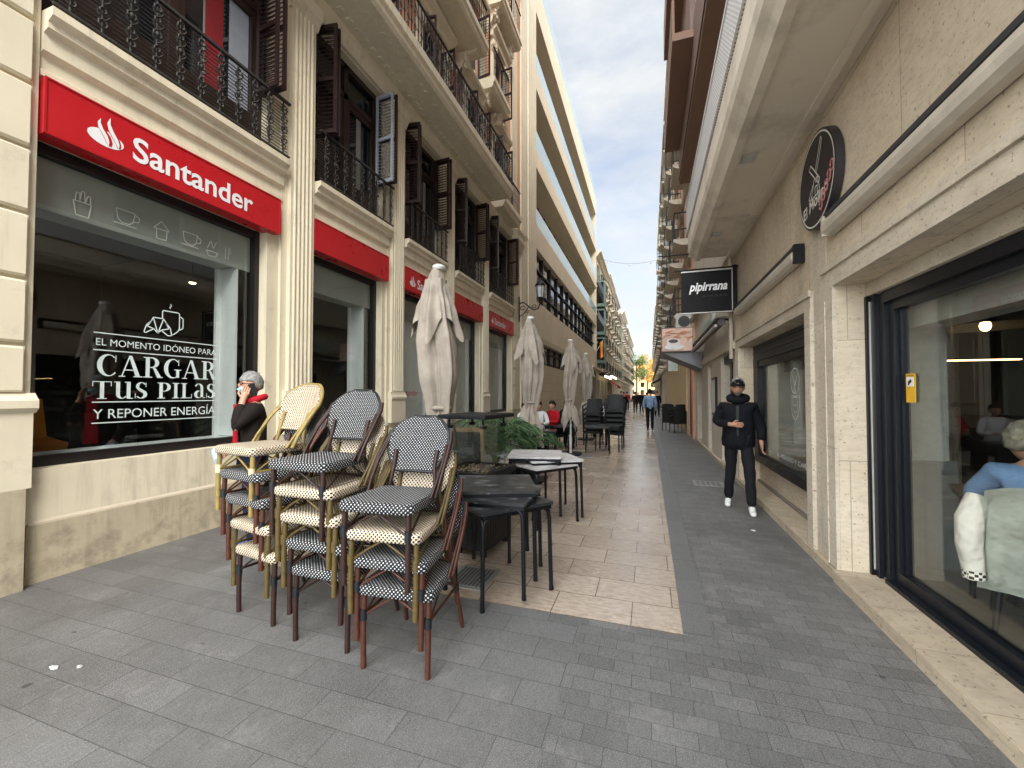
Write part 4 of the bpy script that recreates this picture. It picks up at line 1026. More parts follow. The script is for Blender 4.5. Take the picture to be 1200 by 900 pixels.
g=MB(); g.sweep_y([(.40,2.78),(1.45,2.3),(1.5,2.3),(1.5,2.78)],13.05,14.6); build('hood',g,plain('hood_grey',(.20,.20,.21),.6),t)
# air conditioner
t=thing('air_conditioner',(1.2,16,4.1),'grey air conditioner unit above the lightbox sign','air conditioner')
g=MB(); g.box(.95,1.5,15.9,16.7,3.85,4.45); build('casing',g,curtain,t); g=MB(); g.lathe([(.2,0),(.2,.01)],(0,0,0),16); g.v=[(1.22+p[0],15.89-p[2],4.15+p[1]) for p in g.v]; build('fan_grille',g,greyd,t)
# small sign box far
t=thing('wall_sign',(1.3,22,3),'small pale green wall sign on the ribbed stone wall','sign')
g=MB(); g.box(.95,1.5,21.9,22.0,2.7,3.3); build('board',g,greyst,t); g=MB(); g.box(1.0,1.45,21.89,21.899,2.76,3.24); build('panel',g,plain('pale_green_panel',(.45,.55,.48),.5,bst=0),t)
# horizontal arm
t=thing('wall_bracket',(1.5,12.6,5.6),'thin black horizontal bracket arm below the brown overhang','bracket')
g=MB(); g.tube([(1.5,12.9,5.60),(.3,12.9,5.62)],.02,6); build('arm',g,black,t)
# ------------------------------------------------------------------ ribbed wall building and beyond
tb=townhouse(-1,1.5,15.3,27,18.6,(.60,.37,.26),'tall salmon and cream house with stacked stone balconies beyond the lightbox sign',5,gf=4.2,seed=21,bay=2.8,cornice=.5,shops=False)
g=MB(); rbm=plain('tan_ribbed_stone',(.50,.38,.22),.75,var=.12,sc=2)
for k in range(28):
    y=17.4+k*.62; g.box(1.38,1.46,y,y+.50,.9,3.9)
g.box(1.42,1.499,17.3,35,.0,.9); g.box(1.40,1.499,17.3,35,3.9,4.15)
rw=build('ribbed_cladding',g,rbm,tb)
g=MB(); g.box(1.44,1.499,15.4,15.9,0,4);g.box(1.44,1.499,16.9,17.25,0,4); build('pilaster',g,orangew,tb)
g=MB(); g.box(1.47,1.499,15.95,16.85,.05,3.0); build('door',g,brown2,tb)
townhouse(-1,1.5,27.02,38,18.4,(.56,.50,.38),'tall cream house with ornate balconies on the right, beyond the salmon one',5,gf=4.2,seed=22,bay=3.2,cornice=.5,shops=False)
townhouse(-1,1.5,38.02,50,18.2,(.52,.45,.34),'tall beige house with dark shopfronts on the right, third past the lightbox',5,seed=23,bay=3.2,cornice=.5)
townhouse(-1,1.5,50.02,64,13.4,(.58,.44,.32),'lower apricot house on the right where the roofline steps down',3,seed=24,bay=2.6)
townhouse(-1,1.5,64.02,84,14.6,(.5,.46,.40),'grey-beige house far down the right side',3,seed=25,bay=3)
townhouse(-1,1.5,84.02,112,14.4,(.58,.50,.36),'yellowish house at the far right end of the street',3,seed=26,bay=3.4)
# end building and trees
townhouse(1,-14,150,151,14.5,(.70,.42,.12),'orange facade closing the far end of the street',1,seed=27,shops=False,balc=None) if False else None
eb=thing('end_building',(0,176,0),'sunny orange building closing the far end of the street','building')
g=MB(); g.box(-9,14,176,190,0,13.5); build('wall',g,plain('sunny_orange',(.62,.42,.22),.8,var=.15,sc=.3),eb)
for i in range(5):
    for k in range(4):
        g=MB(); g.box(-7+i*4,-5.6+i*4,175.9,175.99,1.5+k*3,3.3+k*3); build('window',g,wglass,eb)
def tree(x,y,h,r,cols,label,seed,trunkh=.35):
    rnd=random.Random(seed); t=thing('tree',(x,y,0),label,'tree')
    g=MB(); g.tube([(x,y,0),(x+.1,y,h*trunkh),(x,y+.1,h*.6),(x,y,h*.85)],[.28,.22,.14,.05],8)
    for k in range(9):
        a=k*2.4; z=h*(trunkh+.06*k); g.tube([(x,y,z),(x+r*.5*math.cos(a),y+r*.5*math.sin(a),z+h*.12),(x+r*.8*math.cos(a),y+r*.8*math.sin(a),z+h*.2)],[.09,.06,.02],5)
    build('trunk',g,plain('bark_%d'%seed,(.12,.09,.06),.9),t)
    g=MB()
    cl=[(x+r*.75*(rnd.random()*2-1),y+r*.75*(rnd.random()*2-1),h*(trunkh+.08)+rnd.random()*h*(.9-trunkh)) for _ in range(34)]
    for c in cl:
        for _ in range(110):
            d=Vector((rnd.gauss(0,1),rnd.gauss(0,1),rnd.gauss(0,.8)))*r*.17; p=Vector(c)+d; s=.10+rnd.random()*.12
            u=Vector((rnd.gauss(0,1),rnd.gauss(0,1),rnd.gauss(0,1))).normalized()*s; w=u.orthogonal().normalized()*s*.6
            g.add([p-u,p+w,p+u,p-w],[(0,1,2,3)],rnd.randrange(len(cols)))
    build('crown',g,[MT.get('leaf%s'%str(c)) or plain('leaf%s'%str(c),c,.7,bst=0) for c in cols],t)
tree(-3.4,128,13.5,3.6,[(.10,.16,.04),(.20,.26,.05),(.05,.10,.03)],'green tree at the far end of the street on the left',41)
tree(-.4,142,14,3.4,[(.62,.36,.05),(.70,.45,.08),(.45,.22,.04)],'golden orange tree at the far end of the street',42)
tree(2.4,150,12,3.0,[(.58,.30,.05),(.65,.40,.08)],'second golden tree behind, at the far right end',43)
# flag
t=thing('flag',(-4.2,40.2,6.2),'red and yellow flag hanging from the far corner of the modern block','flag')
g=MB(); g.tube([(-4.76,40.2,5.6),(-4.0,40.2,6.9)],.025,6); build('pole',g,polem,t)
for nm,a,b,c in (('stripe_cloth',0,1,(.55,.02,.02)),):
    g=MB(); n=10
    vs=[];fs=[]
    for i in range(n+1):
        for j in range(5):
            vs.append((-4.05-.35*j/4+.02*math.sin(i*.6+j),40.2+.06*math.sin(i*.9+j*1.1),6.75-i*.16-.25*j/4))
    for i in range(n):
        for j in range(4): fs.append((i*5+j,i*5+j+1,i*5+j+6,i*5+j+5))
    mi=0
    for f in fs: g.add([vs[q] for q in f],[(0,1,2,3)],1 if (fs.index(f)%4) in (1,2) else 0,True)
    build('cloth',g,[plain('flag_red',(.5,.02,.02),.8,bst=0),plain('flag_yellow',(.70,.42,.02),.8,bst=0)],t)
# overhead cable with small lights
def cable(p,q,sag,label,nb=0,r=.012):
    t=thing('overhead_cable',p,label,'cable'); P=[Vector(p).lerp(Vector(q),i/24)+Vector((0,0,-sag*4*(i/24)*(1-i/24))) for i in range(25)]
    g=MB(); g.tube(P,r,5); build('wire',g,black,t)
    for k in range(nb):
        c=P[int((k+.5)*24/nb)]; g=MB(); g.ell((c.x,c.y,c.z-.12),(.06,.06,.10),8,6); g.tube([c,(c.x,c.y,c.z-.05)],.01,4); build('bulb',g,polem,t)
cable((-4.75,42,15.3),(1.3,42,14.6),.55,'thin cable with small hanging lights strung across the street',3)
cable((-4.7,15.2,8.2),(-4.7,24,8.0),.5,'thin drooping cable along the facade corner above the street lamp',0,.01)
# shop awning lights left far
t=thing('shop_canopy',(-4.3,46,3.3),'dark shop canopy with rows of warm bulbs beyond the modern block','canopy')
g=MB(); g.box(-4.8,-3.5,43,50,3.5,3.62); build('board',g,black,t)
for i in range(8):
    for x in(-3.6,-4.2):
        g=MB(); g.ell((x,43.3+i*.9,3.38),(.09,.09,.09),8,6); build('bulb',g,MT.get('warm_bulb') or emis('warm_bulb',(1,.78,.5),5),t)
t=thing('shop_awning',(-4.3,56,3),'red shop awning far down the left side','awning')
g=MB(); g.sweep_y([(-4.8,3.3),(-3.6,2.6),(-3.6,2.3),(-3.63,2.3),(-3.63,2.57),(-4.8,3.25)],52,58); build('canvas',g,redf,t)
t=thing('shop_awning',(1,60,3),'dark shop awning far down the right side','awning')
g=MB(); g.sweep_y([(1.5,3.5),(.3,2.9),(.3,2.6),(.33,2.6),(.33,2.87),(1.5,3.42)],52,60); build('canvas',g,jacket,t)
# ------------------------------------------------------------------ chairs
def rounded(pts,rad=.05,n=4):
    out=[]; m=len(pts)
    for i in range(m):
        p=Vector(pts[i]);a=Vector(pts[i-1]);b=Vector(pts[(i+1)%m])
        u=(a-p).normalized()*rad;v=(b-p).normalized()*rad
        for k in range(n+1):
            t=k/n; q=(p+u)*(1-t)**2+p*2*t*(1-t)+(p+v)*t*t; out.append((q.x,q.y))
    return out
def chair(fr,wvs,wvb,wrap,label='',dark_edge=True,arch_on=False):
    t=proto('bistro_chair',label,'chair','woven bistro chairs stacked in three piles')
    ol=rounded([(-.235,-.25),(.235,-.25),(.20,.19),(-.20,.19)],.055)
    g=MB()
    lay=[(.93,.412),(.985,.418),(1.0,.43),(1.0,.458),(.98,.468),(.93,.474),(.5,.470)]
    vs=[(x*s,-.03+(y+.03)*s,z) for s,z in lay for x,y in ol]; n=len(ol); fs=[]
    for i in range(len(lay)-1):
        for k in range(n): fs.append((i*n+k,i*n+(k+1)%n,(i+1)*n+(k+1)%n,(i+1)*n+k))
    g.add(vs,fs,0,True); g.add(vs[:n],[tuple(range(n-1,-1,-1))]); g.add(vs[-n:],[tuple(range(n))])
    build('seat',g,wvs,t)
    # backrest panel
    def bp(u,s,off=0):   # s 0..1 up, u -1..1
        w=.135+.085*min(1,s/.55)**.9 if s<.55 else .22*math.sqrt(max(0,1-((s-.55)/.47)**2))
        if s<.55: w=.135+(.22-.135)*math.sin(s/.55*math.pi/2)
        x=u*w; y=.235+.15*s-.045*(x/.22)**2+off; z=.565+.355*s
        return (x,y,z)
    g=MB(); ns,nu=20,10; vs=[];fs=[]
    for off in (0,.014):
        for i in range(ns+1):
            for j in range(nu+1): vs.append(bp(-1+2*j/nu,i/ns*.995,off))
    w=nu+1; m=(ns+1)*w
    for i in range(ns):
        for j in range(nu):
            fs.append((i*w+j,i*w+j+1,(i+1)*w+j+1,(i+1)*w+j)); fs.append((m+i*w+j,m+(i+1)*w+j,m+(i+1)*w+j+1,m+i*w+j+1))
    g.add(vs,fs,0,True); build('backrest',g,wvb,t)
    g=MB(); ring=[bp(-1,i/14*.99,.007) for i in range(15)]+[bp(1,(14-i)/14*.99,.007) for i in range(15)]
    g.tube(ring,.009,6,closed=True); build('backrest_rim',g,wrapb if dark_edge else wvb,t)
    # outer side/back tube
    g=MB()
    path=[(-.225,.06,.44),(-.238,.10,.53),(-.243,.19,.66)]
    arch=[bp(math.copysign(1,1),s,.02) for s in (.55,.7,.82,.92,.98)]
    left=[(-x-.012 if x>.03 else -x,y,z+.008) for x,y,z in arch]
    right=[(x+.012 if x>.03 else x,y,z+.008) for x,y,z in arch[::-1]]
    full=path+left+[(0,.40,.928)]+right+[(-x,y,z) for x,y,z in path[::-1]]
    if arch_on: g.tube(full,.0155,8)
    if arch_on: build('back_frame',g,fr,t)
    for s in(-1,1):
        if not arch_on: g=MB(); g.tube([(-s*x,y,z) for x,y,z in path+left[:2]],.0135,8); build('side_tube',g,fr,t)
        g=MB(); g.tube([(s*.215,.02,.445),(s*.225,.08,.53),(s*.228,.17,.64),(s*.215,.26,.74)],.010,7); build('side_tube',g,fr,t)
    for s in(-1,1):
        g=MB(); g.tube([(s*.197,-.222,0),(s*.200,-.222,.2),(s*.198,-.215,.42)],[.0165,.0165,.0165],9); lg=build('leg',g,fr,t)
        g=MB(); g.tube([(s*.199,-.222,.27),(s*.200,-.222,.33)],.021,9); build('wrap',g,wrap,lg)
        g=MB(); g.tube([(s*.205,.30,0),(s*.19,.235,.25),(s*.165,.195,.45),(s*.145,.225,.60),(s*.15,.26,.70)],.014,8); lg=build('leg',g,fr,t)
        g=MB(); g.tube([(s*.188,.235,.27),(s*.184,.227,.32)],.019,8); build('wrap',g,wrap,lg)
    g=MB()
    g.tube([(-.198,-.215,.30),(-.188,.23,.30)],.009,6);g.tube([(.198,-.215,.30),(.188,.23,.30)],.009,6);g.tube([(-.186,.225,.31),(.186,.225,.31)],.009,6)
    g.tube([(-.198,-.218,.29),(-.10,-.222,.36),(-.015,-.222,.41)],.0065,6);g.tube([(.198,-.218,.29),(.10,-.222,.36),(.015,-.222,.41)],.0065,6)
    for s in(-1,1): g.tube([(s*.198,-.20,.30),(s*.19,-.08,.37),(s*.19,-.02,.415)],.0065,6); g.tube([(s*.188,.22,.30),(s*.19,.10,.37),(s*.19,.04,.415)],.0065,6)
    build('stretcher',g,fr,t)
    return index(t)
CP={}
def usechair(key,loc,rz,label,rx=0,ry=0):
    sp={'bw_brown':(fr_brown,wv_bw,wv_bwf,wrapb,True),'bw_red':(fr_red,wv_bw,wv_bwf,wrapb,True),'cb_olive':(fr_olive,wv_cb,wv_cbf,fr_olive,False),'cb_gold':(fr_gold,wv_cb,wv_cbf,wrapc,False),'cb_brown':(fr_brown,wv_cb,wv_cbf,wrapb,False)}[key]
    if key not in CP: o=CP[key]=chair(*sp[:4],dark_edge=sp[4],arch_on=key=='cb_gold')
    else: o=copy_tree(CP[key])
    o['label']=label; place(o,loc,rz,rx,ry); return o
def stack(base,rz,dx,dy,dz,rows,tilt=0):
    for k,(key,lb) in enumerate(rows):
        usechair(key,(base[0]+dx*k,base[1]+dy*k,base[2]+dz*k),rz+random.uniform(-.02,.02),lb,ry=tilt*k)
stack((-1.37,2.24,0),R(5),-.028,-.022,.160,[
 ('bw_red','bottom chair of the front right stack, black and white seat on reddish legs'),
 ('bw_red','second chair from the bottom of the front right stack, black and white seat'),
 ('cb_olive','cream seated chair with olive legs, just under the top chair of the front right stack'),
 ('bw_brown','top chair of the front right stack, finely woven black and white with dark brown legs')])
stack((-1.93,2.31,0),R(0),-.034,-.015,.166,[
 ('bw_brown','bottom chair of the middle stack, black and white seat, dark brown legs'),
 ('bw_brown','second chair from the bottom of the middle stack, black and white seat'),
 ('cb_olive','lower cream seated chair with olive legs in the middle stack'),
 ('cb_olive','upper cream seated chair with olive legs in the middle stack'),
 ('bw_brown','top chair of the middle stack, tall rounded black and white back')])
stack((-2.56,2.42,0),R(-9),-.055,.0,.176,[
 ('cb_brown','bottom chair of the left stack, cream seat with dark legs on the paving'),
 ('cb_olive','second chair from the bottom of the left stack, cream dotted seat'),
 ('bw_red','lower black and white chair of the left stack'),
 ('bw_red','upper black and white chair of the left stack, right under the gold one'),
 ('cb_gold','top chair of the left stack, cream weave on a pale gold bamboo frame')],0)
# ------------------------------------------------------------------ tables
def table(top,label,group,s=.66,h=.70,round_legs=True):
    t=proto('metal_table',label,'table',group)
    hs=s/2
    g=MB(); g.prism(rounded([(-hs,-hs),(hs,-hs),(hs,hs),(-hs,hs)],.03,3),lambda u,v,z:(u,v,z),h-.022,h); build('tabletop',g,top,t)
    g=MB(); g.box(-hs+.02,hs-.02,-hs+.015,-hs+.04,h-.055,h-.023); g.box(-hs+.02,hs-.02,hs-.04,hs-.015,h-.055,h-.023); g.box(-hs+.015,-hs+.04,-hs+.04,hs-.04,h-.055,h-.023); g.box(hs-.04,hs-.015,-hs+.04,hs-.04,h-.055,h-.023)
    build('frame',g,blackm,t)
    for sx in(-1,1):
        for sy_ in(-1,1):
            c=(sx*(hs-.03),sy_*(hs-.03))
            g=MB(); g.tube([(c[0]-sx*.10,c[1],h-.038),(c[0]-sx*.05,c[1],h-.045),(c[0]-sx*.012,c[1],h-.075),(c[0],c[1],h-.13),(c[0]+sx*.01,c[1]+sy_*.01,0)],.0165,8)
            g.tube([(c[0],c[1]-sy_*.10,h-.038),(c[0],c[1]-sy_*.05,h-.045),(c[0],c[1]-sy_*.012,h-.075),(c[0],c[1],h-.14)],.0165,8)
            g.lathe([(.019,0),(.019,.03)],(c[0]+sx*.01,c[1]+sy_*.01,0),8); build('leg',g,blackm,t)
    return index(t)
tA=table(marbd,'',' dark marble tables stacked behind the chairs'.strip())
def usetab(src,loc,rz,label,group=None):
    o=src if not src.get('used') else copy_tree(src); src['used']=1; o['label']=label; 
    if group:o['group']=group
    return place(o,loc,rz)
gA='black-legged tables nested behind the front chair stack'
usetab(tA,(-1.25,3.32,.10),R(22),'topmost dark marble table of the nest just behind the front chair stack',gA)
usetab(tA,(-1.20,3.22,.05),R(3),'middle dark table of the nest behind the front chair stack, corner poking right',gA)
usetab(tA,(-1.18,3.20,0),R(51),'lowest dark table of the nest behind the front chair stack, turned cornerwise',gA)
tB=table(marbl,'','')
gB='light-topped tables nested by the palms'
usetab(tB,(-1.37,5.12,.10),R(12),'topmost pale marble table of the second nest beside the palms',gB)
usetab(tB,(-1.20,5.20,.05),R(30),'middle pale table of the second nest, corner sticking out to the right',gB)
usetab(tB,(-1.27,5.02,0),R(52),'lowest pale table of the second nest, turned cornerwise',gB)
for (x,y,rz,lb,top) in ((-1.32,11.35,8,'black table in front of the black chair stacks',0),(-1.05,11.75,-4,'black table tucked right against the black chair stack',0),(-2.4,9.6,10,'high-legged table at the feet of the seated terrace guests',0),(-2.35,11.3,0,'dark terrace table behind the third parasol',0)):
    usetab(tA,(x,y,.0),R(rz),lb,'terrace tables further up the street')
# ------------------------------------------------------------------ black rattan armchairs (far)
blk=plain('black_rattan',(.007,.007,.008),.65,bst=.5,bsc=120)
def armchair():
    t=proto('rattan_armchair','','chair','black rattan armchairs stacked up the street')
    g=MB(); g.box(-.24,.24,-.24,.22,.36,.44); build('seat',g,blk,t)
    g=MB(); vs=[];fs=[]
    for i in range(9):
        for j in range(9):
            u=-1+2*j/8; s=i/8; x=.25*u*(1-.12*s**3); vs.append((x,.22+.12*s-.05*u*u,.44+.44*s*(1-.06*u*u)))
    for i in range(8):
        for j in range(8): a=i*9+j; fs.append((a,a+1,a+10,a+9))
    g.add(vs,fs,0,True); g.add([(x,y+.025,z) for x,y,z in vs],[f[::-1] for f in fs],0,True); build('backrest',g,blk,t)
    for s in(-1,1):
        g=MB(); g.tube([(s*.26,.26,.72),(s*.29,.05,.66),(s*.28,-.18,.65),(s*.26,-.24,.58),(s*.25,-.24,.42)],.022,7); build('armrest',g,blk,t)
        for y in(-.22,.22):
            g=MB(); g.tube([(s*.24,y,.40),(s*.25,y*1.1,0)],.016,6); build('leg',g,blackm,t)
    return index(t)
ac=armchair(); acu=[0]
def usearm(loc,rz,lb):
    o=ac if acu[0]==0 else copy_tree(ac); acu[0]=1; o['label']=lb; place(o,loc,rz)
on=['bottom','second from bottom','third from bottom','fourth from bottom','fifth from bottom','top']
for k in range(6): usearm((-.95+.0*k,12.6-.02*k,.135*k),R(2),on[k]+' armchair of the black stack nearest the street middle')
for k in range(5): usearm((-1.62,12.9-.02*k,.135*k),R(-4),on[k if k<4 else 5]+' armchair of the black stack left of the street-middle stack')
for k in range(3): usearm((1.12,17.9,.14*k),R(200),on[k if k<2 else 5]+' armchair of the low black stack by the right wall')
for k in range(3): usearm((.85,18.6+.0*k,.14*k),R(160),on[k if k<2 else 5]+' armchair of the black stack behind the right wall stack')
# ------------------------------------------------------------------ parasols
def parasol(loc,seed,label,hscale=1,twist=0,top=2.93):
    rnd=random.Random(seed); t=thing('closed_parasol',loc,label,'parasol','closed beige parasols in a row along the terrace')
    x0,y0,z0=loc; ph=rnd.random()*6; ph2=rnd.random()*6
    def cloth(prof,nf,amp,n=72,hem=None,pht=0,mi=0,lobes=None,inner=True):
        g=MB(); vs=[];fs=[]
        m=len(prof)
        for i,(r,z,a) in enumerate(prof):
            for k in range(n):
                th=2*math.pi*k/n
                w_=th+ph*.3+pht+z*.25
                f=(1-2*abs(math.sin(w_*nf/2)))*.9+.40*(1-2*abs(math.sin((nf+1.5)*w_+ph2)))*(1-.0*a)+.25*math.cos(3*th+z*2.5+ph2)
                rr=r*(1+a*amp*f*.62)
                zz=z
                if hem: zz=z-hem*max(0,(i-m*.55)/(m*.45))*(1-abs(math.sin((th+ph*.3+pht+z*.25)*2)))*(1+.35*math.cos(th+ph))
                rr+=.012*noise.noise(Vector((th*1.5,z*5,seed)))
                cx=.03*math.sin(z*3+seed)
                vs.append((x0+cx+rr*math.cos(th+twist*z*.15),y0+rr*math.sin(th+twist*z*.15),z0+zz))
        for i in range(m-1):
            for k in range(n):
                l=(k+1)%n; fs.append((i*n+k,i*n+l,(i+1)*n+l,(i+1)*n+k))
        g.add(vs,fs,0,True); return g
    T=top
    def prof(pts,n=24):
        out=[]
        for i in range(n+1):
            z=pts[0][1]+(pts[-1][1]-pts[0][1])*i/n
            for (r0,z0_,a0),(r1,z1_,a1) in zip(pts,pts[1:]):
                if (z0_-z)*(z1_-z)<=1e-9:
                    s=(z-z0_)/(z1_-z0_); s_=s*s*(3-2*s); out.append((r0+(r1-r0)*s_,z,a0+(a1-a0)*s)); break
        return out
    g=cloth(prof([(.12,T-.14,.1),(.17,T-.5,.45),(.205,T-.85,.5),(.20,T-1.15,.5),(.145,T-1.42,.6),(.105,T-1.53,.5),(.15,T-1.62,.6),(.20,T-1.75,.7),(.225,T-1.95,.75)],40),4,.75,hem=.34)
    cn=build('canopy',g,fab,t)
    g=cloth(prof([(.055,T-.02,.02),(.085,T-.10,.1),(.145,T-.28,.3),(.215,T-.44,.5),(.245,T-.55,.62)],16),4,.85,hem=.30,pht=.75)
    vn=build('canopy_vent',g,fab,t)
    g=MB(); g.lathe([(.055,T-.03),(.07,T-.01),(.068,T+.015),(.035,T+.03),(.005,T+.033)],(x0,y0,z0),16); build('finial_cap',g,polem,t)
    g=MB(); cx=.03*math.sin((T-1.53)*3+seed); g.tube([(x0+cx+.122*math.cos(a*.35),y0+.122*math.sin(a*.35),z0+T-1.53+.006*math.sin(a)) for a in range(18)],.014,6,closed=True,flat=1.6); build('tie_strap',g,strapm,t)
    g=MB(); g.lathe([(.024,0.03),(.024,T-.3)],(x0,y0,z0),12); g.lathe([(.034,.05),(.034,.45)],(x0,y0,z0),12); build('pole',g,polem,t)
    g=MB(); g.prism(rounded([(x0-.26,y0-.26),(x0+.26,y0-.26),(x0+.26,y0+.26),(x0-.26,y0+.26)],.05),lambda u,v,z:(u,v,z),.004,.05); build('base',g,blackm,t)
    return t
parasol((-2.16,4.0,0),3,'nearest and largest closed beige parasol, behind the chair stacks',twist=1)
parasol((-2.02,7.2,0),8,'second closed beige parasol, beside the palms and bracket lamp',twist=2)
parasol((-1.90,10.55,0),13,'third closed beige parasol, standing before the black chair stacks',twist=1.5)
parasol((-2.02,14.2,0),21,'smallest and farthest closed beige parasol, behind the black chair stacks',twist=1)
# ------------------------------------------------------------------ patio heater / gas fire lantern
t=thing('patio_heater',(-1.68,3.92,0),'black box gas heater with gravel tray, glass guard and flat lid behind the marble tables','heater',rz=0)
M=Matrix.Translation((-1.68,3.95,0))@Matrix.Rotation(R(-6),4,'Z')
def mm(): g=MB(); g.M=M; return g
g=mm(); g.box(-.25,.25,-.29,.29,.07,.74); 
for k in range(9): g.box(.25,.254,-.24+k*.055,-.21+k*.055,.15,.65); g.box(-.22+k*.05,-.195+k*.05,-.294,-.29,.15,.65)
build('housing',g,black,t)
for sx in(-1,1):
    for s2 in(-1,1):
        g=mm(); g.lathe([(.03,0),(.03,.07)],(sx*.2,s2*.24,0),10); build('caster',g,blackm,t)
g=mm()
for (a,b,c,d) in ((-.29,.29,-.33,-.27),(-.29,.29,.27,.33),(-.29,-.23,-.27,.27),(.23,.29,-.27,.27)): g.box(a,b,c,d,.742,.80)
g.box(-.23,.23,-.27,.27,.742,.765); tr_=build('tray',g,blackm,t)
g=mm(); rnd=random.Random(2)
for k in range(170):
    s=.012+.012*rnd.random(); g.ell((rnd.uniform(-.21,.21),rnd.uniform(-.25,.25),.772+rnd.random()*.02),(s,s*.9,s*.7),6,4)
o=build('lava_gravel',g,plain('lava_rock',(.15,.10,.07),.9,var=.4,sc=40,bst=.5),tr_); o['kind']='stuff'
for (a,b,c,d) in ((-.20,.20,-.26,-.254),(-.20,.20,.254,.26),(-.206,-.2,-.25,.25),(.2,.206,-.25,.25)):
    g=mm(); g.box(a,b,c,d,.79,1.26); build('glass_panel',g,glass,t)
for sx in(-1,1):
    for s2 in(-1,1):
        g=mm(); g.lathe([(.012,1.24),(.012,1.31)],(sx*.19,s2*.23,0),8); g.box(sx*.19-.03,sx*.19+.03,s2*.23-.02,s2*.23+.02,1.215,1.245); build('clamp',g,black,t)
g=mm(); g.box(-.27,.27,-.33,.33,1.31,1.335); g.prism([(-.27,-.33),(.27,-.33),(.27,.33),(-.27,.33)],lambda u,v,z:(u*(1-(z-1.335)*2),v*(1-(z-1.335)*2),z),1.335,1.35); build('lid',g,blackm,t)
# blackboard A-frame
t=thing('blackboard',(-2.35,5.2,0),'small wood-framed blackboard standing behind the glass heater','blackboard')
MM=Matrix.Translation((-2.32,5.0,0))@Matrix.Rotation(R(12),4,'Z')@Matrix.Rotation(R(8),4,'X')
woodm=plain('light_wood',(.33,.21,.11),.6,var=.2,sc=10)
for s in(-1,1):
    g=MB(); g.M=MM; g.box(s*.27-.02,s*.27+.02,-.015,.015,.0,1.13); build('leg',g,woodm,t)
g=MB(); g.M=MM; g.box(-.25,.25,-.015,.015,1.08,1.13); g.box(-.25,.25,-.015,.015,.15,.20); build('frame',g,woodm,t)
g=MB(); g.M=MM; g.box(-.25,.25,-.008,.008,.20,1.08); build('board',g,greyd,t)
# palms
def palm(x,y,h,seed,label,n=18,spread=.6):
    rnd=random.Random(seed); t=thing('potted_palm',(x,y,0),label,'plant','potted palms along the terrace')
    g=MB(); g.prism([(-.2,-.2),(.2,-.2),(.2,.2),(-.2,.2)],lambda u,v,z:(x+u*(.8+z*.5),y+v*(.8+z*.5),z),.01,.42); build('pot',g,blackm,t)
    st=MB(); lf=MB()
    for k in range(n):
        a=k*2.399+rnd.random()*.5; le=spread*(.6+.5*rnd.random()); hh=h*(.72+.35*rnd.random())
        P=[]
        for i in range(9):
            s=i/8; P.append(Vector((x+math.cos(a)*le*s**1.4,y+math.sin(a)*le*s**1.4,.40+(hh-.4)*(math.sin(s*1.9)/math.sin(1.9) if s<.99 else 1)*.98)))
        st.tube(P,[.007*(1-.7*i/8) for i in range(9)],5)
        for i in range(2,9):
            for q in (0,.5):
                p=P[i] if q==0 or i==8 else P[i].lerp(P[i+1],.5)
                d=(P[min(i+1,8)]-P[i-1]).normalized(); side=d.cross(Vector((0,0,1))).normalized()
                for s in(-1,1):
                    L=.26*(1-.45*abs(i/8-.5)*2*.8); tip=p+side*s*L*.75+d*L*.75+Vector((0,0,-.06-.05*rnd.random())); mid=p.lerp(tip,.5)+Vector((0,0,.02))
                    wv=d*.006
                    lf.add([p-wv,p+wv,mid+wv*1.3,tip,mid-wv*1.3],[(0,1,2,3,4)],rnd.randrange(3))
    build('stem',st,plain('palm_stem_%d'%seed,(.12,.17,.05),.6) if 'palm_stem' not in MT else MT['palm_stem'],t)
    build('foliage',lf,[MT.get('pl%d'%i) or plain('pl%d'%i,c,.5,bst=0) for i,c in enumerate(((.025,.075,.03),(.05,.12,.045),(.11,.19,.08)))],t)
palm(-2.2,5.9,1.10,1,'nearest potted palm, seen through the glass guard of the heater')
palm(-1.95,6.6,1.02,2,'potted palm just left of the second parasol pole',16,.5)
palm(-2.35,6.2,1.15,3,'potted palm against the bank wall behind the blackboard',16,.55)
# ------------------------------------------------------------------ people
def skinned(name,pts,edges,mat,parent,root=0,sub=1,mats=None):
    me=bpy.data.meshes.new(name); me.from_pydata([p[0] for p in pts],edges,[])
    o=bpy.data.objects.new(name,me); COL.objects.link(o)
    md=o.modifiers.new('s','SKIN'); md.use_smooth_shade=True
    for i,v in enumerate(me.skin_vertices[0].data):
        r=pts[i][1]; v.radius=(r,r) if not isinstance(r,tuple) else r; v.use_root=(i==root)
    if sub: s=o.modifiers.new('u','SUBSURF'); s.levels=sub; s.render_levels=sub
    bpy.context.view_layer.update(); dg=bpy.context.evaluated_depsgraph_get()
    nm=bpy.data.meshes.new_from_object(o.evaluated_get(dg)); bpy.data.objects.remove(o); 
    vs=[tuple(v.co) for v in nm.vertices]; fs=[tuple(p.vertices) for p in nm.polygons]; bpy.data.meshes.remove(nm)
    return vs,fs
def headfn(s=1):
    def f(d,q):
        x,y,z=q
        if d.z<-.1: k=1-.30*min(1,(-d.z-.1)); x*=k; y=y*(1-.10*(-d.z))-.006*(-d.z)
        if d.y<0:
            y-=.026*math.exp(-((d.x/.16)**2+((d.z+.08)/.16)**2))
            y+=.012*math.exp(-(((abs(d.x)-.36)/.16)**2+((d.z-.10)/.10)**2))
            y-=.008*math.exp(-((d.x/.3)**2+((d.z+.48)/.10)**2))
        return Vector((x,y,z))
    return f
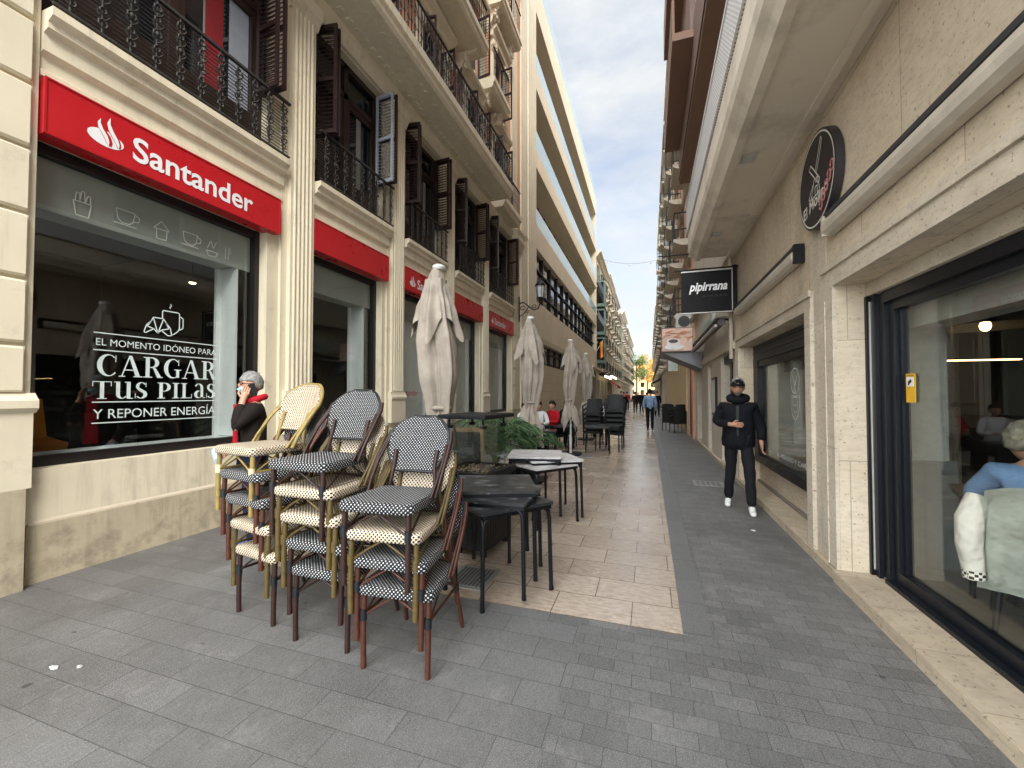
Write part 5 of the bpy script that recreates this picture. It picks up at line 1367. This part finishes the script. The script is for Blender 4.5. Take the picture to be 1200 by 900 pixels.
def person(loc,rz,label,pose,cloth,detail=2,scale=1,group=None,hair=hairb,skinm=skin,extra=None,beard=False):
    t=proto('person',label,'person',group)
    J=dict(pel=(0,0,.95),wai=(0,0,1.10),che=(0,0,1.30),neb=(0,.01,1.46),nec=(0,-.01,1.53),
      shl=(.175,.01,1.42),shr=(-.175,.01,1.42),ell=(.24,.03,1.14),elr=(-.24,.03,1.14),wrl=(.25,-.05,.90),wrr=(-.25,-.05,.90),
      hil=(.09,0,.92),hir=(-.09,0,.92),knl=(.10,-.02,.50),knr=(-.10,-.02,.50),anl=(.10,.02,.09),anr=(-.10,.02,.09),hd=(0,-.03,1.645))
    J.update(pose)
    V=lambda k:Vector(J[k])
    rad=dict(pel=(.12,.095),wai=(.12,.09),che=(.13,.09),neb=.062,nec=.055,shl=.046,shr=.046,ell=.043,elr=.043,wrl=.030,wrr=.030,hil=.09,hir=.09,knl=.058,knr=.058,anl=.04,anr=.04)
    names=list(rad); idx={n:i for i,n in enumerate(names)}
    E=[('pel','wai'),('wai','che'),('che','neb'),('neb','nec'),('neb','shl'),('neb','shr'),('shl','ell'),('shr','elr'),('ell','wrl'),('elr','wrr'),('pel','hil'),('pel','hir'),('hil','knl'),('hir','knr'),('knl','anl'),('knr','anr')]
    pts=[(J[n],rad[n]) for n in names]; edges=[(idx[a],idx[b]) for a,b in E]
    # hand palms
    for s,wr,el in (('l','wrl','ell'),('r','wrr','elr')):
        d=(V(wr)-V(el)).normalized(); dv=Vector(J.get('hand'+s,tuple(d))).normalized()
        p=V(wr)+dv*.05; pts.append((tuple(p),(.034,.020) if detail>1 else .03)); edges.append((idx[wr],len(pts)-1)); pts.append((tuple(V(wr)+dv*.09),(.036,.018) if detail>1 else .028)); edges.append((len(pts)-2,len(pts)-1))
    vs,fs=skinned('b',pts,edges,None,None)
    g=MB(); g.add(vs,fs,0,True)
    hd=V('hd'); yaw=J.get('hyaw',0); HM=Matrix.Translation(hd)@Matrix.Rotation(yaw,4,'Z')@Matrix.Rotation(J.get('hpitch',0),4,'X')
    g.M=HM; g.ell((0,0,0),(.076,.097,.118),24,18,fn=headfn()); 
    for s in(-1,1): g.ell((s*.077,.01,-.01),(.012,.020,.032),8,6)
    g.M=None
    if detail>1:
        for s,wr,el in ((1,'wrl','ell'),(-1,'wrr','elr')):
            d=(V(wr)-V(el)).normalized(); dv=Vector(J.get('handl' if s>0 else 'handr',tuple(d))).normalized(); side=Vector(J.get('sidel' if s>0 else 'sider',(0,-1,0))); side=(side-dv*side.dot(dv)).normalized(); nrm=dv.cross(side)*s
            base=V(wr)+dv*.085
            for k,(o_,L) in enumerate(((.027,.072),(.009,.080),(-.009,.075),(-.026,.058))):
                p0=base+side*o_; c=.45
                g.tube([p0-dv*.02,p0+dv*L*.4,p0+dv*L*.75-nrm*L*.25,p0+dv*L*.9-nrm*L*.5],[.009,.0088,.008,.006],7)
            p0=V(wr)+dv*.03+side*.025; g.tube([p0,p0+dv*.03+side*.028,p0+dv*.055+side*.03-nrm*.01],[.011,.010,.007],7)
    build('body',g,skinm,t)
    # face bits
    if detail>1:
        g=MB(); g.M=HM
        for s in(-1,1): g.ell((s*.030,-.083,.012),(.011,.008,.007),8,6)
        build('eyes',g,black,t)
        g=MB(); g.M=HM; g.tube([(-.022,-.098,-.055),(0,-.104,-.053),(.022,-.098,-.055)],.0045,6); build('mouth',g,plain('lips',(.30,.12,.10),.5,bst=0) if 'lips' not in MT else MT['lips'],t)
    # hair
    if hair is not None:
        g=MB(); g.M=HM
        def hf(d,q):
            q=Vector(q); cut=.25 if d.y<-.2 else (-.45 if d.y>.2 else -.05)
            if d.z<cut:
                q=Vector((d.x*.070,d.y*.088,max(q.z,cut*.118)))
            q+=d*.012*noise.noise(Vector((d.x*7,d.y*7,d.z*7)))+d*.006*noise.noise(Vector((d.x*19,d.y*19,d.z*14)))
            return q
        g.ell((0,.008,.006),(.091,.113,.132),28,20,fn=hf); build('hair',g,hair,t)
    # clothes
    def garment(nm,keys,es,add,mat,mul=1.0,root=0,sub=1):
        p=[(J[k] if k in J else add[k][0],add[k][1] if k in add else rad[k]) for k in keys]; ii={k:i for i,k in enumerate(keys)}
        vs,fs=skinned(nm,p,[(ii[a],ii[b]) for a,b in es],None,None,root,sub)
        g=MB()
        if nm=='jacket' and cloth.get('puff'):
            vs=[(v[0]*(1+.045*abs(math.sin(v[2]*42))),v[1]*(1+.07*abs(math.sin(v[2]*42))),v[2]) for v in vs]
        if detail>1: vs=[tuple(Vector(v)+Vector((1,1,.3))*.011*noise.noise(Vector(v)*11)+Vector((.6,.6,0))*.006*noise.noise(Vector(v)*27)) for v in vs]
        g.add(vs,fs,0,True); return build(nm,g,mat,t)
    bulk=cloth.get('bulk',1.0); J['hem']=tuple(V('pel')+Vector((0,0,cloth.get('hem',-.05))))
    def wristcut(el,wr): return tuple(V(el).lerp(V(wr),.92))
    J['cfl']=wristcut('ell','wrl');J['cfr']=wristcut('elr','wrr')
    b=bulk
    add={'hem':(None,(.178*b,.145*b)),'wai':(None,(.16*b,.125*b)),'che':(None,(.178*b,.135*b)),'neb':(None,.098*b),'shl':(None,.076*min(b,1.18)),'shr':(None,.076*min(b,1.18)),'ell':(None,.060*min(b,1.15)),'elr':(None,.060*min(b,1.15)),'cfl':(None,.045*b),'cfr':(None,.045*b)}
    add['pel2']=(None,(.172*b,.135*b)); J['pel2']=tuple(V('hem').lerp(V('wai'),.4)); garment('jacket',['hem','pel2','wai','che','neb','shl','shr','ell','elr','cfl','cfr'],[('hem','pel2'),('pel2','wai'),('wai','che'),('che','neb'),('neb','shl'),('neb','shr'),('shl','ell'),('shr','elr'),('ell','cfl'),('elr','cfr')],add,cloth['top'])
    J['cul']=tuple(V('knl').lerp(V('anl'),1.02));J['cur']=tuple(V('knr').lerp(V('anr'),1.02))
    add={'pel':(None,(.135,.108)),'hil':(None,.10),'hir':(None,.10),'knl':(None,.075),'knr':(None,.075),'cul':(None,.060),'cur':(None,.060)}
    garment('trousers',['pel','hil','hir','knl','knr','cul','cur'],[('pel','hil'),('pel','hir'),('hil','knl'),('hir','knr'),('knl','cul'),('knr','cur')],add,cloth['legs'])
    for s in 'lr':
        a=V('an'+s); f=Vector(J.get('foot'+s,(0,-1,0))).normalized()
        p=[((a.x,a.y+.0,a.z+.01),.042),(tuple(a-f*.05+Vector((0,0,-.045))),.042),(tuple(a+f*.09+Vector((0,0,-.05+J.get('toe'+s,0)))),(.044,.036)),(tuple(a+f*.18+Vector((0,0,-.062+J.get('toe'+s,0)*1.6))),(.040,.026))]
        vs,fs=skinned('shoe',p,[(0,1),(0,2),(2,3)],None,None,0,1); g=MB(); g.add(vs,fs,0,True); build('shoe',g,cloth.get('shoe',black),t)
    if extra: extra(t,HM,J)
    o=index(t); o.scale=(scale,)*3; place(o,loc,rz); return o
# walking man (faces -y toward camera)
def manx(t,HM,J):
    g=MB(); g.M=HM
    def cf(d,q):
        q=Vector(q)
        if d.z<.15: q.z=.15*.125; q.x=d.x*.090; q.y=d.y*.110
        return q
    g.ell((0,.004,.016),(.090,.110,.118),24,14,fn=cf)
    vs=[];n=14
    for i in range(n+1):
        a=math.pi*(1.12+.76*i/n); 
        for r,z in ((.098,.040),(.165,.022),(.163,.016),(.096,.030)): vs.append((math.cos(a)*r*(.9 if r<.1 else .58),math.sin(a)*r,z))
    fs=[]
    for i in range(n):
        for k in range(4): l=(k+1)%4; fs.append((i*4+k,i*4+l,(i+1)*4+l,(i+1)*4+k))
    g.add(vs,fs,0,True); build('cap',g,capm,t)
    g=MB(); g.M=HM
    for s in(-1,1): g.tube([(s*.032+.022*math.cos(a*.7),-.098,.008+.016*math.sin(a*.7)) for a in range(9)],.003,5,closed=True); g.tube([(s*.052,-.094,.012),(s*.078,-.02,.01)],.0025,5)
    g.tube([(-.01,-.10,.012),(.01,-.10,.012)],.003,5); build('glasses',g,black,t)
    g=MB(); g.M=HM
    def bf(d,q):
        q=Vector(q)
        if d.z>-.52 or d.y>.1: q=Vector((q.x*.93,q.y*.93,q.z*.95))
        return q
    g.ell((0,-.002,-.002),(.077,.099,.119),24,18,fn=lambda d,q:headfn()(d,bf(d,q))); build('beard',g,plain('grey_stubble',(.17,.14,.12),.8,bst=.2),t)
    g=MB(); c=Vector(J['neb']); g.tube([(c.x+.10*math.cos(a*.5),c.y-.005+.085*math.sin(a*.5),c.z+.035+.025*math.sin(a*.5)) for a in range(13)],.050,9,closed=True); build('collar',g,jacket,t)
    g=MB(); g.prism([(-.012,1.0),(.012,1.0),(.02,1.40),(-.02,1.40)],lambda u,v,tt:(u,tt,v),-.178,-.15); build('zip',g,plain('dark_green_knit',(.02,.03,.028),.9),t)
    for z in (1.08,1.17,1.26,1.35):
        pass
person((1.16,6.35,0),R(-12),'man in black cap, puffer jacket and white shoes walking along the right pavement',
 dict(elr=(-.265,.02,1.16),wrr=(-.08,-.24,1.15),handr=(1,-.15,-.02),sider=(0,0,1),ell=(.25,.05,1.13),wrl=(.27,-.04,.90),shl=(.16,.01,1.385),shr=(-.16,.01,1.385),
  knr=(-.10,.06,.52),anr=(-.14,.14,.09),knl=(.13,-.16,.52),anl=(.15,-.24,.09),toer=.0,footl=(.12,-1,0),hyaw=R(4)),
 dict(top=jacket,legs=trous,shoe=shoew,bulk=1.26,hem=-.17,puff=1),scale=1.0,hair=hairg,skinm=skin2,extra=manx)
# phone man
def phx(t,HM,J):
    g=MB(); g.M=HM
    g.ell((0,-.03,-.045),(.060,.078,.055),16,10,fn=headfn()); build('face_mask',g,maskm,t)
    g=MB(); g.M=HM
    for s in(-1,1): g.tube([(s*.032+.022*math.cos(a*.7),-.100,.012+.016*math.sin(a*.7)) for a in range(9)],.003,5,closed=True); g.tube([(s*.052,-.094,.014),(s*.080,.0,.012)],.003,5)
    build('glasses',g,black,t)
    g=MB(); c=Vector(J['neb']); g.tube([(c.x+.095*math.cos(a*.5),c.y+.0+.085*math.sin(a*.5),c.z+.035+.03*math.sin(a*.5)) for a in range(13)],.032,8,closed=True); build('hood',g,redf,t)
    g=MB(); g.prism([(-.07,.98),(.07,.98),(.045,1.45),(-.045,1.45)],lambda u,v,tt:(u,tt,v),-.170,-.13); build('sweater_front',g,redf,t)
person((-3.78,3.15,0),R(-40),'grey-haired man with blue face mask and dark jacket phoning beside the shop window',
 dict(ell=(.20,-.16,1.20),wrl=(.135,-.09,1.49),handl=(-.15,.25,1),sidel=(0,-1,0),elr=(-.25,.02,1.14),wrr=(-.20,-.20,.98),hyaw=R(24)),
 dict(top=brownj,legs=navy,shoe=plain('blue_shoe',(.03,.06,.2),.6),bulk=1.05,hem=-.18),hair=hairg,extra=phx)
ph=thing('mobile_phone',(-3.7,3.1,1.6),'dark mobile phone held to the ear of the masked man','phone')
bpy.context.view_layer.update()
mo=[o for o in bpy.data.objects if o.get('label','').startswith('grey-haired man')][0]
c=Matrix.Translation((-3.78,3.15,0))@Matrix.Rotation(R(-40),4,'Z')@Vector((.098,-.01,1.60)); ph.location=c; ph.rotation_euler=(R(15),0,R(-40))
g=MB(); g.box(-.004,.004,-.03,.03,-.055,.055); WL[ph.name]=Vector((0,0,0)); build('case',g,black,ph); g=MB(); g.box(-.0052,-.0042,-.027,.027,-.05,.05); build('screen',g,wglass,ph)
pp=thing('folded_paper',(-4.0,3.0,.95),'pale blue folded paper held in the lowered hand of the phoning man','paper')
c=Matrix.Translation((-3.78,3.15,0))@Matrix.Rotation(R(-40),4,'Z')@Vector((-.19,-.30,.92)); pp.location=c; pp.rotation_euler=(R(30),R(20),R(-30))
g=MB(); g.tube([(-.12,0,0),(.12,0,.02)],[.05,.035],12); WL[pp.name]=Vector((0,0,0)); build('sheet',g,plain('pale_blue_paper',(.45,.55,.68),.7,bst=0),pp)
# far people
def walk(s=1): return dict(knl=(.09,-.10*s,.52),anl=(.09,-.20*s,.09),knr=(-.09,.03*s,.51),anr=(-.09,.22*s,.11),ell=(.25,.08*s,1.15),wrl=(.24,.12*s,.92),elr=(-.25,-.02,1.14),wrr=(-.24,-.16*s,.93))
person((.05,18.5,0),R(180),'man in light blue denim shirt walking away down the middle of the street',walk(.6),dict(top=denim,legs=trous,shoe=black,bulk=1.08),detail=1,hair=hairb)
cols=[('dark coat',jacket),('black jacket',brownj),('grey coat',greyd),('navy coat',navy),('white top',plain('white_cloth',(.6,.6,.6),.8)),('red top',redf)]
spots=[(-1.7,31,0,'leftmost of the far walkers, near the dark awning'),(-1.0,34,1,'far walker behind the black chair stack'),(-.55,36,0,'far walker just right of the black chair stack'),(-.1,33,3,'far walker left of the blue-shirted man'),(.55,30,0,'far walker right of the blue-shirted man by the ribbed wall'),(-1.9,40,5,'distant walker in front of the red awning'),(.2,46,4,'distant pale figure in the middle of the street'),(-.8,50,0,'distant figure in the crowd left of centre'),(-2.2,36,1,'distant figure close to the left shopfronts'),(.8,52,2,'distant figure at the right edge of the crowd'),(-.3,58,1,'tiny distant figure at the centre of the crowd'),(-1.4,62,3,'tiny distant figure left in the crowd')]
for i,(x,y,c,lb) in enumerate(spots):
    person((x,y,0),R(180 if i%2 else 8),'person in '+cols[c][0]+', '+lb,walk(.7 if i%3 else -.7),dict(top=cols[c][1],legs=trous,shoe=black,bulk=1.1),detail=1,scale=.96+.03*(i%3),group='walkers far down the street')
# seated guests
sit=dict(pel=(0,0,.55),wai=(0,0,.70),che=(0,0,.90),neb=(0,.01,1.06),nec=(0,-.01,1.13),hd=(0,-.04,1.245),shl=(.17,0,1.02),shr=(-.17,0,1.02),ell=(.24,-.08,.78),elr=(-.24,-.08,.78),wrl=(.12,-.32,.80),wrr=(-.12,-.32,.80),hil=(.09,-.02,.53),hir=(-.09,-.02,.53),knl=(.11,-.44,.52),knr=(-.11,-.44,.52),anl=(.11,-.42,.09),anr=(-.11,-.42,.09))
whitec=MT['white_cloth']
for (x,y,rz,tp,hr,lb) in ((-3.0,10.1,60,whitec,hairb,'dark-haired guest in white shirt seated left at the terrace table'),(-2.75,10.6,10,whitec,hairb,'guest in white shirt seated behind the terrace table'),(-2.55,11.4,-30,redf,hairb,'guest in dark red seated beside the third parasol'),(-2.35,12.4,20,jacket,hairb,'dark curly-haired guest seated between the two far parasols'),(-1.75,15.6,0,whitec,hairw,'pale-topped guest seated beyond the smallest parasol')):
    person((x,y,0.0),R(rz),lb,sit,dict(top=tp,legs=trous,shoe=black,bulk=1.0),detail=1,hair=hr,group='seated terrace guests')
    o=copy_tree(ac); o['label']='black armchair carrying the '+lb.split(' seated')[0]+(' at the table' if 'left' in lb else ' '+lb.split('seated ')[1]); o['group']='occupied terrace armchairs'; 
    c=Matrix.Rotation(R(rz),4,'Z')@Vector((0,.02,0)); place(o,(x+c.x,y+c.y,0),R(rz))
    o['label']=' '.join(o['label'].split()[:15])
# woman in the restaurant
z0=.12
sitw=dict(sit); sitw.update(neb=(0,-.06,1.0),nec=(.03,-.10,1.06),hd=(.06,-.15,1.15),shl=(.17,-.04,.96),shr=(-.17,-.04,.96),che=(0,-.02,.86),elr=(-.26,-.12,.78),ell=(.30,-.14,.78))
wm=person((2.22,3.33,z0-.02),R(150),'grey-haired woman in striped blue shirt seated with her back to the restaurant glass',sitw,dict(top=None or fabric('striped_blue_shirt',(.22,.33,.55),.15,4),legs=trous,shoe=black,bulk=1.05),detail=2,hair=hairw)
ch=thing('restaurant_chair',(2.12,3.02,z0),'dark-legged restaurant chair hung with a quilted coat behind the glass','chair',rz=0)
CM=Matrix.Translation((2.22,3.30,z0))@Matrix.Rotation(R(150),4,'Z')
def cmm(): g=MB(); g.M=CM; return g
g=cmm(); g.prism(rounded([(-.24,-.26),(.24,-.26),(.22,.22),(-.22,.22)],.06),lambda u,v,z:(u,v,z),.40,.46); build('seat',g,greyd,ch)
g=cmm(); g.prism(rounded([(-.23,.44),(.23,.44),(.21,.80),(-.21,.80)],.06),lambda u,v,tt:(u,tt+.12*(v-.44),v),.22,.26); build('backrest',g,greyd,ch)
for sx in(-1,1):
    for s2 in(-1,1): g=cmm(); g.tube([(sx*.19,s2*.19,.40),(sx*.23,s2*.24,0)],[.022,.012],8); build('leg',g,black,ch)
coat=thing('quilted_coat',(2.12,3.02,z0),'pale quilted coat with checked cuff draped over the restaurant chair','coat')
mq,tq,bq=nt('quilted_cream'); _v=mapped(tq,'Object'); vo=N(tq,'ShaderNodeTexVoronoi'); vo.feature='SMOOTH_F1'; vo.inputs['Scale'].default_value=26; tq.links.new(_v,vo.inputs['Vector'])
tq.links.new(mixc(tq,ramp(tq,noi(tq,_v,6),.3,.7),(.40,.39,.33),(.50,.49,.42)),bq.inputs['Base Color']); bq.inputs['Roughness'].default_value=.7; bump(tq,bq,vo.outputs['Distance'],.6,.02)
def drape(w0,w1,ztop,zbot,yo,yi,nx_=24,nz=26,seed=0):
    g=cmm(); vs=[];fs=[]
    for i in range(nz+1):
        s=i/nz
        for j in range(nx_+1):
            u=-1+2*j/nx_; w=w0+(w1-w0)*s; z=ztop-(ztop-zbot)*s-.05*abs(u)**3*(1-s); y=yo+.02*math.sin(s*3)+.018*noise.noise(Vector((u*4+seed,s*5,1)))-.05*u*u*(1-s)-(.10*max(0,.12-s)/.12)
            vs.append((w*u,y+.12*(z-.44),z))
    W=nx_+1
    for i in range(nz):
        for j in range(nx_): a=i*W+j; fs.append((a,a+1,a+W+1,a+W))
    g.add(vs,fs,0,True); g.add([(x,y-.02,z) for x,y,z in vs],[f[::-1] for f in fs],0,True); return g
build('back_panel',drape(.25,.29,.90,.30,.31,0),mq,coat)
g=cmm(); g.tube([(.27,.27,.82),(.31,.33,.70),(.315,.345,.55),(.30,.34,.40)],[.06,.065,.06,.05],12); build('sleeve',g,mq,coat)
g=cmm(); g.tube([(.30,.34,.41),(.298,.34,.36)],[.052,.05],12); ck=weave('check_cuff',(.55,.53,.45),(.02,.02,.02),60,60,.0,.1); build('cuff',g,ck,coat)
# checked fabric chair in right window + dark guest
t=thing('checked_cushion',(2.1,5.9,.6),'grey and white checked cushion inside the decal shop window','cushion')
g=MB(); g.ell((2.15,5.95,.78),(.12,.42,.34),20,14,fn=lambda d,q:Vector((q.x,q.y,q.z))); build('cover',g,weave('check_fabric',(.50,.50,.50),(.12,.12,.12),26,26,0,.15),t)
t=thing('bench_seat',(2.2,5.9,.12),'low dark bench carrying the checked cushion','bench'); g=MB(); g.box(1.85,2.6,5.3,6.9,.38,.46); build('seat',g,greyd,t)
for x in(1.9,2.5):
    for y in(5.4,6.8): g=MB(); g.box(x,x+.05,y,y+.05,.12,.38); build('leg',g,black,t)
person((2.25,5.25,z0),R(60),'person in dark clothes seated inside the decal shop window',sit,dict(top=jacket,legs=trous,shoe=black,bulk=1.05),detail=1,hair=hairb)
tt=table(plain('dark_wood_top',(.10,.05,.03),.4),'small dark wood table in front of the seated woman inside the restaurant','restaurant tables inside'); place(tt,(2.55,4.0,z0),R(-20))
# ------------------------------------------------------------------ camera, sky, light
cam=bpy.data.cameras.new('camera'); co=bpy.data.objects.new('camera',cam); COL.objects.link(co); scene.camera=co
cam.sensor_width=36; cam.lens=36*485/1200; cam.clip_end=2000; cam.clip_start=.05
yaw=R(18.2576); pit=R(1.41734)
co.location=(0,0,1.55); co.rotation_euler=(R(90)+pit,0,yaw)
w=bpy.data.worlds.new('World'); scene.world=w; w.use_nodes=True; t=w.node_tree; t.nodes.clear()
out=N(t,'ShaderNodeOutputWorld'); bg=N(t,'ShaderNodeBackground'); bg.inputs['Strength'].default_value=.15
sky=N(t,'ShaderNodeTexSky'); sky.sky_type='NISHITA'; sky.sun_disc=False; SE=44; SA=140
sky.sun_elevation=R(SE); sky.sun_rotation=R(SA); sky.air_density=1.0; sky.dust_density=1.5; sky.ozone_density=1.2
tc=N(t,'ShaderNodeTexCoord'); mp=N(t,'ShaderNodeMapping'); mp.inputs['Scale'].default_value=(1.2,1.2,3.2); mp.inputs['Location'].default_value=(.3,.1,.4); t.links.new(tc.outputs['Generated'],mp.inputs[0])
n1=noi(t,mp.outputs[0],1.7,9,.6)
cloud=ramp(t,n1,.38,.66,.28,1.0)
hs=N(t,'ShaderNodeHueSaturation'); hs.inputs['Saturation'].default_value=.8; hs.inputs['Value'].default_value=.85; t.links.new(sky.outputs[0],hs.inputs['Color'])
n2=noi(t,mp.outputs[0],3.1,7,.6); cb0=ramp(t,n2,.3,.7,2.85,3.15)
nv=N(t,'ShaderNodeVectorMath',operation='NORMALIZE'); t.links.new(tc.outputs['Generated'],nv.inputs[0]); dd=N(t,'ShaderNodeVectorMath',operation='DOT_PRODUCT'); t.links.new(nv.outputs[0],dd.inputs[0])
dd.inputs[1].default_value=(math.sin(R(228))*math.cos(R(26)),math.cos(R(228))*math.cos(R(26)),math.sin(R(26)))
gl=ramp(t,dd.outputs['Value'],.05,1.0,1.0,14); mm_=N(t,'ShaderNodeMath',operation='MULTIPLY'); t.links.new(cb0,mm_.inputs[0]); t.links.new(gl,mm_.inputs[1]); cb=mm_.outputs[0]  # added glow in the unseen sky behind-left of the camera, to fill the walls
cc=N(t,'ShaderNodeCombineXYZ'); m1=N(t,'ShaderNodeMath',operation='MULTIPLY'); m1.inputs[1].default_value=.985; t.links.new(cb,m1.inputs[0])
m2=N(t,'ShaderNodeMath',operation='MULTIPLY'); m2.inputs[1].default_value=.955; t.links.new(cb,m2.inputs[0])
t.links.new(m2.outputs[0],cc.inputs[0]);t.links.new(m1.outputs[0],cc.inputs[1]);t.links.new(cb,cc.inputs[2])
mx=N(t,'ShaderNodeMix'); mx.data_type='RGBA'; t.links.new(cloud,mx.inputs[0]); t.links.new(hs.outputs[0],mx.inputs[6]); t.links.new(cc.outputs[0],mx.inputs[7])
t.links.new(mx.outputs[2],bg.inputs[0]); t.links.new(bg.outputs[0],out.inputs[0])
sl=bpy.data.lights.new('sun','SUN'); so=bpy.data.objects.new('sun',sl); COL.objects.link(so)
sl.energy=1.5; sl.angle=R(20); sl.color=(1,.955,.89)
# direction to the sun: Nishita rotation measured clockwise from +Y
dv=Vector((math.sin(R(SA))*math.cos(R(SE)),math.cos(R(SA))*math.cos(R(SE)),math.sin(R(SE))))
so.rotation_euler=dv.to_track_quat('Z','Y').to_euler(); so.location=(3,-6,25)
scene.view_settings.view_transform='Standard'; scene.view_settings.look='None'; scene.view_settings.gamma=1; scene.view_settings.exposure=1.1
scene.render.engine='CYCLES'; scene.cycles.max_bounces=8; scene.cycles.transparent_max_bounces=12; scene.cycles.diffuse_bounces=5; scene.cycles.glossy_bounces=4
scene.render.resolution_x=1024; scene.render.resolution_y=768
